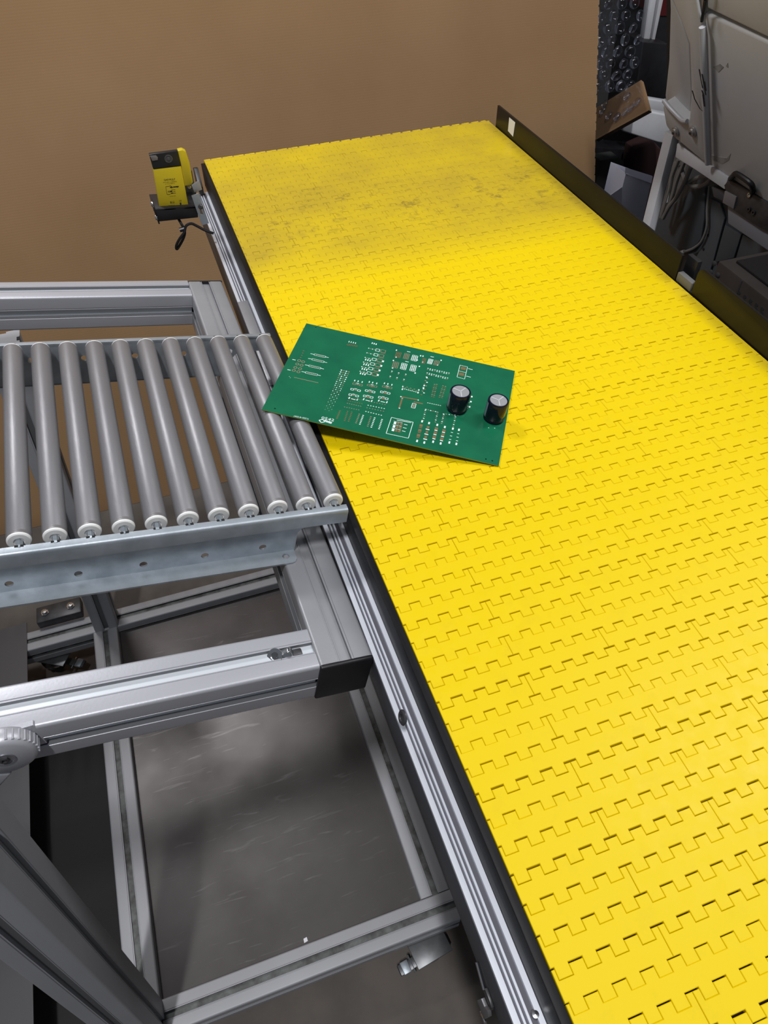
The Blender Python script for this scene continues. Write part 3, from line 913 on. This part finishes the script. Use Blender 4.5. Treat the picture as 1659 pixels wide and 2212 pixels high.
def capacitor(px, py, r, h):
    c = bp(px, py)
    M = MP @ T((c.x, c.y, 0))
    o = G().lathe([(r * .93, .0006), (r, .0018), (r, .0042), (r * .965, .0050), (r, .0058), (r, h - .0012), (r * .96, h), (r * .84, h), (r * .82, h - .0006), (0, h - .0006)], (0, 0, 0), Z, 36).build('capacitor', M_cap, pcb, M)
    G().lathe([(r * .82, h - .0004), (r * .80, h), (0, h)], (0, 0, 0), Z, 32).build('can_top', M_captop, o, M)
    g = G()
    for a in (60, 165, 285):
        t = math.radians(a)
        g.add([(-math.sin(t) * .0008, math.cos(t) * .0008, h + .0002), (math.sin(t) * .0008, -math.cos(t) * .0008, h + .0002),
               (math.cos(t) * r * .78 + math.sin(t) * .0008, math.sin(t) * r * .78 - math.cos(t) * .0008, h + .0002), (math.cos(t) * r * .78 - math.sin(t) * .0008, math.sin(t) * r * .78 + math.cos(t) * .0008, h + .0002)], [(0, 1, 2, 3)])
    g.build('vent_mark', M_captopl, o, M, smooth=False)
    G().prism([(math.cos(math.radians(a)) * (r + .00015), math.sin(math.radians(a)) * (r + .00015), .007) for a in (196, 202, 208, 214)] + [(math.cos(math.radians(a)) * (r - .0004), math.sin(math.radians(a)) * (r - .0004), .007) for a in (214, 208, 202, 196)], (0, 0, h - .010)).build('polarity_stripe', mat('stripe_gray', (.16, .18, .24), .3), o, M)
    return o
capacitor(1228, 555, .0152, .0330)
capacitor(1452, 613, .0152, .0345)

# ------------------------------------------------------------------ photo sensor on its bracket
sen = thing('photoelectric_sensor', 'yellow and black box sensor on a black bracket beside the conveyor far end', 'sensor', TH @ T((-.0985, .865, .03)))
yf = .85
def fp(px, py, y=None): return at(px, py, 1, yf if y is None else y)
def face(pts, y, th):
    return G().prism([at(*q, 1, y) for q in pts], (0, th, 0))
face([(331, 366), (391, 359), (407, 443), (345, 451)], yf, .014).build('body', M_sensor, sen, TH, bevel=.0012)
hd = face([(322, 334), (384, 326), (392, 358), (331, 366)], yf - .0006, .010).build('black_head', M_black, sen, TH, bevel=.0014)
face([(324, 337), (337, 336), (341, 340), (341, 346), (329, 348)], yf - .0018, .002).build('indicator_window', mat('window_gray', (.16, .145, .14), .25), hd, TH, bevel=.0005)
q = fp(364, 343, yf - .0006)
G().lathe([(.0075, 0), (.0075, .0008), (.0060, .0012), (.0055, .0005), (.0030, .0005), (.0026, .0020), (0, .0022)], q, (0, -1, 0), 24).build('adjuster', mat('adjuster_black', (.07, .07, .072), .2), hd, TH)
face([(384, 326), (394, 324), (402, 328), (409, 350), (417, 394), (413, 400), (399, 402), (391, 359)], yf + .002, .014).build('lens_head', M_sensor, sen, TH, bevel=.0014)
q = fp(380, 449, yf + .012)
G().lathe([(.0165, 0), (.0150, -.003), (.010, -.006), (.0045, -.008), (.0045, -.020), (0, -.020)], q, (0, 0, 1), 28).build('cable_boss', M_sensor, sen, TH)
# print on the body's face
a, b = fp(331, 366), fp(391, 359)
xa = (b - a).normalized()
za = (fp(338, 408) - fp(345, 451)).normalized()
ya = xa.cross(za)
def on_face(px, py):
    c = fp(px, py, yf - .0004)
    return TH @ Matrix(((xa.x, za.x, -ya.x, c.x), (xa.y, za.y, -ya.y, c.y), (xa.z, za.z, -ya.z, c.z), (0, 0, 0, 1)))
prt = text('Q45VR2LP', .0048, 'print', M_ink, sen, on_face(366, 388))
text('24 to 250V ac (50/60Hz)', .0026, 'print_line', M_ink, sen, on_face(367, 393))
text('or 12 to 250V dc', .0026, 'print_line', M_ink, sen, on_face(367, 396.5))
g = G()
def fl(px0, py0, px1, py1, t=.0006):
    a, b = fp(px0, py0, yf - .0004), fp(px1, py1, yf - .0004)
    d = (b - a).normalized()
    n = Vector((-d.z, 0, d.x)) * (t / 2)
    g.add([a - n, b - n, b + n, a + n], [(0, 1, 2, 3)])
for s_ in ((358, 403, 366, 402), (358, 403, 361, 420), (361, 420, 368, 419.4), (366, 402, 368, 401), (368, 401, 373, 404), (369, 406, 374, 405), (374, 403, 385, 404.5), (363, 413, 372, 412), (363, 413, 364, 415), (364, 415, 373, 414), (370, 410, 379, 409.6), (374, 414, 379, 413.5), (370, 418, 380, 417)): fl(*s_)
for s_ in ((374, 404, 386, 402.6, .0018), (367, 404.5, 372, 404, .0016), (368, 413.5, 372, 413, .0016), (369, 417.6, 374, 417, .0016)): fl(*s_)
g.build('wiring_diagram', M_ink, sen, TH, smooth=False)
text('25 VAC 0.5A', .0022, 'print_line', M_ink, sen, on_face(373, 423.5))
text('c    us', .0030, 'print_line', M_ink, sen, on_face(373, 438))
text('RU', .0062, 'approval_mark', M_ink, sen, on_face(372, 437) @ Matrix.Rotation(math.radians(8), 4, 'Z'))
text('CE', .0042, 'approval_mark', M_ink, sen, on_face(389.5, 434))
face([(388, 438), (391.5, 437.6), (392, 442), (389, 442.4)], yf - .0003, .0002).build('code_block', M_ink, sen, TH)
text('MADE IN U.S.A.', .0019, 'print_line', M_ink, sen, on_face(371, 443.4))
# black bracket
br = face([(331, 452), (427, 446), (428, 470), (343, 479)], .838, .004).build('bracket', M_black, sen, TH, bevel=.001)
a, b = at(331, 452, 1, .838), at(427, 446, 1, .838)
G().prism([a, b, b + Vector((0, .070, .0)), a + Vector((0, .070, .0))], (0, 0, -.004)).build('bracket_floor', M_black, br, TH, bevel=.001)
a, b, c, d = at(329, 434, 1, .838), at(331, 452, 1, .838), at(343, 479, 1, .838), at(341, 462, 1, .838)
G().prism([(-.136, .838, .045), (-.136, .908, .040), (-.136, .908, .018), (-.1330, .838, .010)], (-.003, 0, 0)).build('bracket_flange', M_black, br, TH, bevel=.0008)
G().prism([(-.098, .907, .075), (-.046, .907, .075), (-.046, .907, .010), (-.098, .907, .010)], (0, .003, 0)).build('bracket_back', M_steel_dark, br, TH, bevel=.0008)
for px, py, y in ((327, 441, .86), (336, 470, .842)):
    q = at(px, py, 1, y)
    G().lathe([(.0052, 0), (.0052, .002), (.0042, .0038), (0, .0042)], q + Vector((.003, 0, 0)), (-1, 0, 0), 16).build('bracket_screw', M_steel, br, TH)
q = at(409, 404, 1, .868)
G().lathe([(.0036, 0), (.0032, .003), (0, .004)], q, (-.3, -1, .5), 12).build('bracket_screw', M_steel, br, TH)
# zinc clamp plate between bracket and conveyor rail
cl = plate2d('clamp_plate', [(0, 0), (.0150, 0), (.0150, .062), (0, .062)], [[(.005, .022), (.011, .020), (.011, .040), (.005, .042)]], .003, M_galv, sen, TH @ T((at(437, 486, 1, .834).x - .001, .834, at(437, 486, 1, .834).z)) @ Matrix.Rotation(math.radians(-8), 4, 'Y') @ Matrix.Rotation(math.radians(90), 4, 'X'))
face([(414, 401), (430, 390), (437, 410), (420, 416)], .843, .004).build('clamp_lip', M_alu_dim, cl, TH, bevel=.0006)
q = at(434, 446, 1, .832)
G().lathe([(.0050, 0), (.0050, .003), (.0032, .005), (0, .005)], q, (-.4, -1, .2), 12).build('clamp_nut', M_steel_dark, cl, TH)
# cable with a tied loop
G().path([at(381, 462, 1, .862), at(384, 470, 1, .852), at(392, 484, 1, .842), at(399, 498, 1, .840), at(397, 512, 1, .840), at(389, 528, 1, .838), at(382, 538, 1, .836), at(381, 530, 1, .834), at(388, 516, 1, .832), at(398, 502, 1, .832),
          at(402, 488, 1, .834), at(413, 483, 1, .836), at(425, 488, 1, .836), at(440, 496, 1, .834), at(452, 501, 1, .832), at(461, 504, 1, .832)], .0028, 8, 6).build('sensor_cable', M_black, sen, TH)
G().tube(at(388, 497, 1, .836), at(399, 494, 1, .836), .0045, 10).build('cable_tie', M_black, sen, TH)

# ------------------------------------------------------------------ cardboard, bubble wrap and clutter behind
LEAN = .354
def card_y(z): return 1.6 - .354 * (-.4289 - z) if False else 1.6 + LEAN * (z + .4289)
zt, zb = 1.15, -1.199
nrm = Vector((0, 1, -LEAN)).normalized()
cm = TH @ T((0, card_y(zb), zb)) @ Matrix.Rotation(-math.atan(LEAN), 4, 'X')
hgt = (zt - zb) * math.sqrt(1 + LEAN * LEAN)
cs_ = thing('cardboard_sheet', 'big brown corrugated cardboard sheet leaning behind the conveyor', 'cardboard', cm)
G().box(-2.3, 1.388, 0, .006, 0, hgt).build('sheet', M_card, cs_, cm)
g = G()
for i in range(90):                      # ragged cut edge with open flutes
    z0 = i * hgt / 90
    g.box(1.388, 1.388 + R_.uniform(.001, .004), .0008, .0052, z0, z0 + hgt / 90 * R_.uniform(.5, .95))
tag(g.build('cut_edge', M_cardedge, cs_, cm), kind='stuff')

# folded cardboard flap under the bubble wrap
A_, B_ = at(1287, 302, 1, 1.72), at(1402, 238, 1, 1.50)
D_ = at(1328, 208, 1, 1.80) - (A_ + B_) / 2
up = (B_ - A_).cross(D_).normalized()
if up.z < 0: up = -up
g = G().prism([A_, B_, B_ + D_, A_ + D_], -up * .012)
tag(g.build('cardboard_flap', M_card, None, TH), 'brown cardboard flap with a dark edge jutting out right of the big sheet', 'cardboard')
g = G().prism([A_ - D_.normalized() * .001, B_ - D_.normalized() * .001, B_ - up * .012 - D_.normalized() * .001, A_ - up * .012 - D_.normalized() * .001], D_.normalized() * .002)
g.build('flap_edge', mat('dark_edge', (.07, .05, .035), .9, var=.4, vscale=60), bpy.data.objects['cardboard_flap'], TH)  # edge strip darker than the flap board

yb_ = 1.76
bw = thing('bubble_wrap', 'clear bubble wrap sheet hanging just right of the cardboard', 'packaging', TH @ T(at(1340, 250, 1, yb_)))
nx_, nz_ = 9, 22
TL_, TR_, BL_, BR_ = at(1285, -60, 1, yb_ + .20), at(1412, -60, 1, yb_ + .20), at(1278, 200, 1, yb_ + .06), at(1378, 196, 1, yb_ + .06)
def bwp(s, t):
    q = TL_.lerp(TR_, s).lerp(BL_.lerp(BR_, s), t)
    return q + Vector((0, .004 * math.sin(9 * s + 7 * t) + .002 * math.sin(23 * t), 0))
g = G()
v = [bwp(i / 16, j / 30) for j in range(31) for i in range(17)]
f = [(j * 17 + i, j * 17 + i + 1, (j + 1) * 17 + i + 1, (j + 1) * 17 + i) for j in range(30) for i in range(16)]
g.add(v, f).build('film', M_film, bw, TH, ang=180)
bub = G().lathe([(.0145, 0), (.0142, .004), (.0118, .0075), (.0075, .0092), (0, .0098)], (0, 0, 0), (0, -1, 0), 14).mesh('bubble', M_film, ang=180)
for j in range(10):
    for i in range(4):
        s, t = (i + (.52 if j % 2 else .05)) / 4.2, (j + .5) / 10
        if s > 1: continue
        q = bwp(s, t)
        put('bubble', bub, bw, TH @ T(q) @ Matrix.Rotation(R_.uniform(-.35, .35), 4, 'X') @ Matrix.Rotation(R_.uniform(-.35, .35), 4, 'Z') @ Matrix.Scale(R_.uniform(1.15, 1.4), 4))

G().add([A_ + up * .006, B_ + up * .006, B_ + D_ + up * .006, A_ + D_ + up * .006], [(0, 1, 2, 3)]).build('film_fold', M_film, bw, TH)
for i in range(9):
    put('bubble', bub, bw, TH @ T(A_ + (B_ - A_) * R_.uniform(.08, .9) + D_ * R_.uniform(.1, .9) + up * .0072) @ up.to_track_quat('-Y', 'Z').to_matrix().to_4x4())

def slab(name, label, cat, pts, y, th, mat_, bevel=.002, ground=False):
    P3 = [at(*q, 1, y) for q in pts]
    if ground:                           # reaches down to the floor
        P3 = [Vector((q.x, q.y, -H)) if q.z < sum(k.z for k in P3) / len(P3) - .01 else q for q in P3]
    o = G().prism(P3, (0, th, 0)).build(name, mat_, None, TH, bevel=bevel)
    return tag(o, label, cat)
slab('equipment_case', 'matte black case standing right of the bubble wrap', 'case', [(1388, 91), (1446, 96), (1440, 216), (1396, 206), (1374, 190)], 2.06, .16, M_black)
slab('black_cabinet', 'tall black cabinet with a red top behind the black case', 'cabinet', [(1425, 33), (1470, 33), (1462, 330), (1400, 330)], 2.26, .3, M_black, .002, True)
G().prism([at(*q, 1, 2.255) for q in [(1428, -30), (1474, -30), (1470, 34), (1424, 34)]], (0, .3, 0)).build('lid', M_red, bpy.data.objects['black_cabinet'], TH)
slab('white_pole', 'flat white pole left of the black gap, above the black case', 'pole', [(1405, -20), (1421, -20), (1402, 95), (1390, 90)], 2.12, .03, M_shell2)
slab('white_pole', 'narrow white pole right of the black gap, above the black case', 'pole', [(1428, -20), (1437, -20), (1413, 95), (1407, 94)], 2.12, .03, M_shell2)
slab('dark_bin', 'black bin in the dark gap between cardboard and machine', 'bin', [(1285, 318), (1436, 330), (1420, 480), (1280, 480)], 1.99, .1, M_black, .002, True)
slab('red_bag', 'dark red bag in the shadowed gap under the white chute', 'bag', [(1372, 322), (1412, 304), (1436, 330), (1430, 380), (1385, 380)], 1.88, .08, mat('shaded_red', (.022, .003, .003), .8), .01, True)
slab('gray_sack', 'dim gray sack standing in the dark gap just right of the cardboard edge', 'sack', [(1296, 346), (1338, 340), (1350, 352), (1330, 420), (1290, 420)], 1.90, .07, mat('dim_gray', (.03, .03, .028), .8), .006, True)
wb = slab('white_carton', 'open white carton standing behind the brown black side guard', 'carton', [(1352, 374), (1407, 394), (1392, 520), (1318, 520), (1338, 430)], 1.50, .10, M_paper, .002, True)
G().prism([at(1352, 364, 1, 1.52), at(1410, 382, 1, 1.52), at(1407, 396, 1, 1.498), at(1351, 376, 1, 1.498)], (0, .004, .002)).build('carton_flap', mat('carton_shade', (.25, .25, .31), .7), wb, TH)
G().prism([at(*q, 1, 1.497) for q in [(1318, 422), (1344, 404), (1340, 520), (1290, 520)]], (0, .002, 0)).build('loose_sheet', M_paper, wb, TH)  # loose white paper sheet beside the carton, parented to it

# ------------------------------------------------------------------ the white machine on the right
mc = thing('white_machine', 'large scuffed white industrial machine with gray base standing right of conveyor', 'machine', T((1.6, .5, 0)))
NM = (1, 0, .45)
def mp_(px, py, c=1.255): return atn(px, py, NM, c)
def shell(pts, c, th, name, mat_, parent, bevel=.006):
    e = Vector(NM).normalized() * th
    return G().prism([mp_(*q, c) for q in pts], e).build(name, mat_, parent, TH, bevel=bevel, seg=3)
G().prism([(1.345, 1.10, -.10), (1.05, 1.10, .55), (2.4, 1.10, .55), (2.4, 1.10, -.10)], (0, -1.9, 0)).build('hood_core', M_shell, mc, TH)  # unseen solid behind the panels, added to throw shade on the cardboard
for nm, y, th, pts in (('white_rail', 1.90, .04, [(1370, 212), (1376, 209), (1450, 221), (1450, 253), (1402, 245), (1368, 224)]), ('chute', 1.76, .05, [(1350, 262), (1400, 240), (1450, 250), (1446, 313), (1420, 308), (1345, 284)])):
    G().prism([at(*q, 1, y) for q in pts], (0, th, 0)).build(nm, M_shell2, mc, TH, bevel=.006, seg=3)
hood = shell([(1522, 28), (1659, 91), (2300, 371), (2300, 858), (1659, 440), (1574, 383), (1533, 356), (1518, 345), (1506, 60)], 1.262, .05, 'hood_panel', M_shell, mc)
shell([(1524, -60), (2300, -60), (2300, 362), (1659, 83), (1527, 19)], 1.262, .05, 'upper_panel', M_shell, mc)
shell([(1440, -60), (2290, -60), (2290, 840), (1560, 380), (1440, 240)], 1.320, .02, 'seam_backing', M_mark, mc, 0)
shell([(1480, -60), (1502, -60), (1513, 48), (1516, 62), (1527, 350), (1519, 350), (1497, 332), (1459, 301), (1438, 272), (1431, 232), (1434, 220), (1445, 233), (1474, 262), (1480, 266), (1488, 256), (1492, 200), (1488, 95), (1470, 45), (1452, 0), (1445, -60)], 1.250, .05, 'side_fascia', M_shell, mc, .007)
shell([(1445, -60), (1452, 0), (1470, 45), (1488, 95), (1493, 200), (1489, 262), (1476, 268), (1440, 238), (1437, 205), (1445, 130), (1448, 20)], 1.285, .03, 'recess_panel', M_shell, mc, .003)
tag(G().box(-.90, -.57, -.75, .60, -1.1999, -1.192).build('floor_shade_sheet', mat('floor_shade_black', (.012, .012, .012), .8, bump=.2, bscale=90), None, TH), 'black sheet put in for the shade on the floor under the left bay of the cart', 'mat')  # black sheet added to paint the shade on this floor
G().path([mp_(1434, 217, 1.247), mp_(1445, 231, 1.245), mp_(1460, 247, 1.245), mp_(1474, 260, 1.245), mp_(1484, 262, 1.247)], .006, 10).build('fascia_lip', M_shell2, mc, TH)
rd = G().tube(mp_(1517, 58, 1.245), mp_(1529, 354, 1.245), .0075, 14).build('edge_strip', M_shell2, mc, TH)
for a, b in (((1501, -30), (1514, 46)), ((1528, -30), (1516, 46))):
    G().tube(mp_(*a, 1.247), mp_(*b, 1.247), .0035, 8).build('corner_trim', M_mark if a[0] > 1510 else M_shell2, mc, TH)
shell([(1503, -60), (1527, -60), (1516, 44)], 1.256, .01, 'corner_window', M_steel, mc, 0)
for c in ((1460, 284), (1497, 284)):
    q = mp_(*c, 1.2485)
    bo = G().lathe([(.0150, 0), (.0150, .003), (.0125, .0045), (.0105, .0040), (.0095, .0075), (0, .0085)], q, (-1, 0, -.45), 28).build('hood_bolt', M_shellbolt, mc, TH)
    G().tube(q, q + Vector((-.010, 0, -.0045)), .0035, 6).build('bolt_socket', M_steel_dark, bo, TH)
# scuffs and chips in the paint
for n_, (a, b) in enumerate((((1510, 150), (1517, 190)), ((1516, 160), (1524, 205)), ((1516, 195), (1519, 208)), ((1518, 205), (1521, 230)), ((1495, 196), (1500, 214)), ((1500, 214), (1512, 236)), ((1512, 236), (1517, 240)), ((1521, 176), (1524, 196)), ((1522, 4), (1518, 26)))):
    A1, B1 = mp_(*a, 1.2365), mp_(*b, 1.2365)
    w_ = Vector((0, .0016 + .0012 * R_.random(), 0))
    G().prism([A1 - w_, A1 + w_, B1 + w_ * .6, B1 - w_], Vector(NM) * .001).build('paint_chip', M_mark, mc, TH, smooth=False)
M_smudge = mat('gray_smudge', (.42, .41, .395), .5, var=.4, vscale=30)
for pts in ([(1533, 332), (1545, 338), (1570, 342), (1578, 332), (1574, 346), (1560, 354), (1540, 346)], [(1540, 145), (1556, 138), (1563, 145), (1552, 156)], [(1568, 143), (1572, 136), (1573, 146)]):
    shell(pts, 1.2612, .0008, 'smudge', M_smudge, mc, 0)
# post and arm
def postp(px, py, x=1.325): return at(px, py, 0, x)
pt_, pb_ = postp(1450, 302), postp(1402, 490)
d_ = (pb_ - pt_).normalized()
a_ = Vector((0, -1, 0))
b_ = d_.cross(a_).normalized()
a_ = b_.cross(d_).normalized()
pend = pt_ + d_ * ((pt_.z + 1.19) / -d_.z)
G().ext([(-.018, -.011), (-.012, -.018), (.012, -.018), (.020, -.008), (.020, .015), (-.018, .015)], pt_ - d_ * .02, pend, a_, b_).build('post', M_shell2, mc, TH, bevel=.002)
G().box(1.27, 1.40, pend.y - .06, pend.y + .06, -1.2, -1.18).build('post_foot', M_shell2, mc, TH)
G().prism([at(*q, 0, 1.318) for q in [(1462, 309), (1500, 334), (1573, 383), (1565, 410), (1500, 366), (1458, 340)]], (.03, 0, 0)).build('lower_arm', M_shell2, mc, TH, bevel=.003)
# gray base with door panels
xb_ = 1.46
G().box(xb_, 2.4, -1.0, 1.24, -1.2, -.16).build('base', M_body, mc, TH, bevel=.004)
def onb(px, py, off=0.0): return at(px, py, 0, xb_ - off)
def bplate(pts, off, th, nm, m_, bevel=.003):
    return G().prism([onb(*q, off) for q in pts], (-th, 0, 0)).build(nm, m_, mc, TH, bevel=bevel)
bplate([(1414, 470), (1450, 448), (1520, 395), (1530, 402), (1528, 470), (1521, 515), (1505, 536), (1476, 545), (1440, 560), (1400, 540)], 0, .012, 'door_panel', M_body, .004)
bplate([(1532, 425), (1560, 438), (1570, 470), (1546, 560), (1520, 640), (1490, 610), (1505, 560), (1526, 520)], 0, .008, 'base_panel', mat('base_panel_gray', (.10, .112, .125), .5), .003)
bplate([(1572, 484), (1607, 505), (1591, 556), (1549, 566)], 0, .010, 'base_panel', M_body, .002)
bplate([(1608, 506), (1680, 548), (1680, 600), (1593, 556)], 0, .006, 'base_panel', M_body, .002)
for c in ((1530, 508), (1520, 538)):
    G().lathe([(.004, 0), (.004, .002), (0, .003)], onb(*c, .008), (-1, 0, 0), 10).build('panel_screw', M_mark, mc, TH)
# long bar, clamp and dark handle block
xk = 1.33
def onk(px, py, off=0.0): return at(px, py, 0, xk - off)
def kplate(pts, off, th, nm, m_, bevel=.003):
    return G().prism([onk(*q, off) for q in pts], (th, 0, 0)).build(nm, m_, mc, TH, bevel=bevel)
kplate([(1571, 440), (1592, 446), (1700, 520), (1700, 570), (1572, 483)], 0, .05, 'long_bar', mat('bar_gray', (.22, .23, .26), .5), .003)
kb = kplate([(1562, 400), (1574, 388), (1590, 396), (1700, 462), (1700, 520), (1640, 492), (1584, 455)], .012, .05, 'handle_block', M_steel_dark, .003)
kplate([(1565, 412), (1590, 425), (1584, 452), (1560, 438)], .016, .01, 'clamp_tab', mat('tab_gray', (.20, .19, .195), .5), .002)
kplate([(1536, 402), (1566, 412), (1562, 436), (1540, 426)], -.01, .04, 'connector', M_paneldark, .004)
hd_ = G().path([onk(1578, 386, .014), onk(1586, 377, .035), onk(1592, 376, .040), onk(1608, 386, .042), onk(1622, 397, .040), onk(1626, 406, .030), onk(1625, 416, .014)], .007, 10).build('handle', M_black, kb, TH)
for c in ((1620, 421), (1619, 452), (1629, 459)):
    G().lathe([(.006, 0), (.006, .004), (.003, .004), (.003, .001), (0, .001)], onk(*c, .0125), (-1, 0, 0), 12).build('block_screw', M_steel if c[1] < 430 else M_steel_dark, kb, TH)
# cables bundled behind the post, and a cable with a white tip
for i, pts in enumerate(([(1466, 345), (1452, 380), (1446, 410), (1436, 445), (1428, 470)], [(1478, 350), (1462, 390), (1452, 425), (1440, 452), (1430, 468)], [(1470, 358), (1480, 388), (1496, 402), (1518, 400), (1534, 388), (1538, 370)],
                      [(1492, 362), (1478, 395), (1462, 425), (1446, 446), (1432, 472)], [(1460, 350), (1444, 395), (1436, 430), (1428, 462)], [(1486, 395), (1506, 384), (1530, 380)])):
    tag(G().path([at(*q, 0, 1.40 + .006 * (i % 3)) for q in pts], .0062, 8).build('cable', M_cable, mc, TH))
tip = G().path([onb(1533, 402, .016), onb(1528, 450, .018), onb(1527, 490, .018), onb(1516, 520, .018), onb(1500, 535, .018), onb(1484, 542, .018), onb(1476, 543, .018)], .0042, 8).build('door_cable', M_cable, mc, TH)
G().tube(onb(1478, 543, .018), onb(1469, 546, .018), .0058, 10).build('cable_tip', M_white, tip, TH)
bplate([(1443, 414), (1448, 411), (1443, 437), (1437, 440)], .06, .002, 'cable_tag', M_white, 0)
# perforated dark box standing between machine and conveyor
xo = 1.02
def ono(px, py, off=0.0): return at(px, py, 0, xo - off)
tl = ono(1552, 563)
pbx = thing('perforated_box', 'dark brown metal box with a perforated side right of the conveyor', 'box', T((xo + .12, tl.y - .25, 0)))
G().box(xo, xo + .30, tl.y - .62, tl.y, tl.z - .34, tl.z).build('body', mat('dark_brown_metal', (.055, .048, .045), .5, .4, var=.3, vscale=10), pbx, TH, bevel=.004)
G().box(xo + .03, xo + .28, tl.y - .60, tl.y - .02, tl.z - .001, tl.z + .006).build('screen', mat('dark_glass', (.004, .004, .005), .45), pbx, TH, bevel=.002)
gq = ono(1601, 612)
G().box(xo - .0012, xo + .001, gq.y - .0012, gq.y + .0012, tl.z - .10, tl.z - .003).build('panel_seam', M_mark, pbx, TH)
for i in range(5):
    for j in range(4):
        q = ono(1597 + 12.5 * i - 1.5 * j, 632 + 8.8 * i + 8.5 * j)
        G().lathe([(.0042, 0), (.0042, .0008), (0, .0008)], q, (-1, 0, 0), 12).build('vent_hole', M_void, pbx, TH)
for c in ((1543, 569), (1536, 588), (1551, 594)):
    G().lathe([(.006, 0), (.006, .002), (.003, .0035), (0, .0035)], ono(*c), (-1, 0, 0), 12).build('corner_screw', M_mark, pbx, TH)
G().box(xo + .02, xo + .28, tl.y - .58, tl.y - .02, -1.2, tl.z - .34).build('stand', M_paneldark, pbx, TH)
bl = ono(1655, 628)
tag(G().box(xo + .06, xo + .20, tl.y - .36, tl.y - .16, tl.z + .0065, tl.z + .020).build('blue_cloth', M_blue, None, TH, bevel=.006), 'folded dark blue cloth on top of the perforated box', 'cloth')
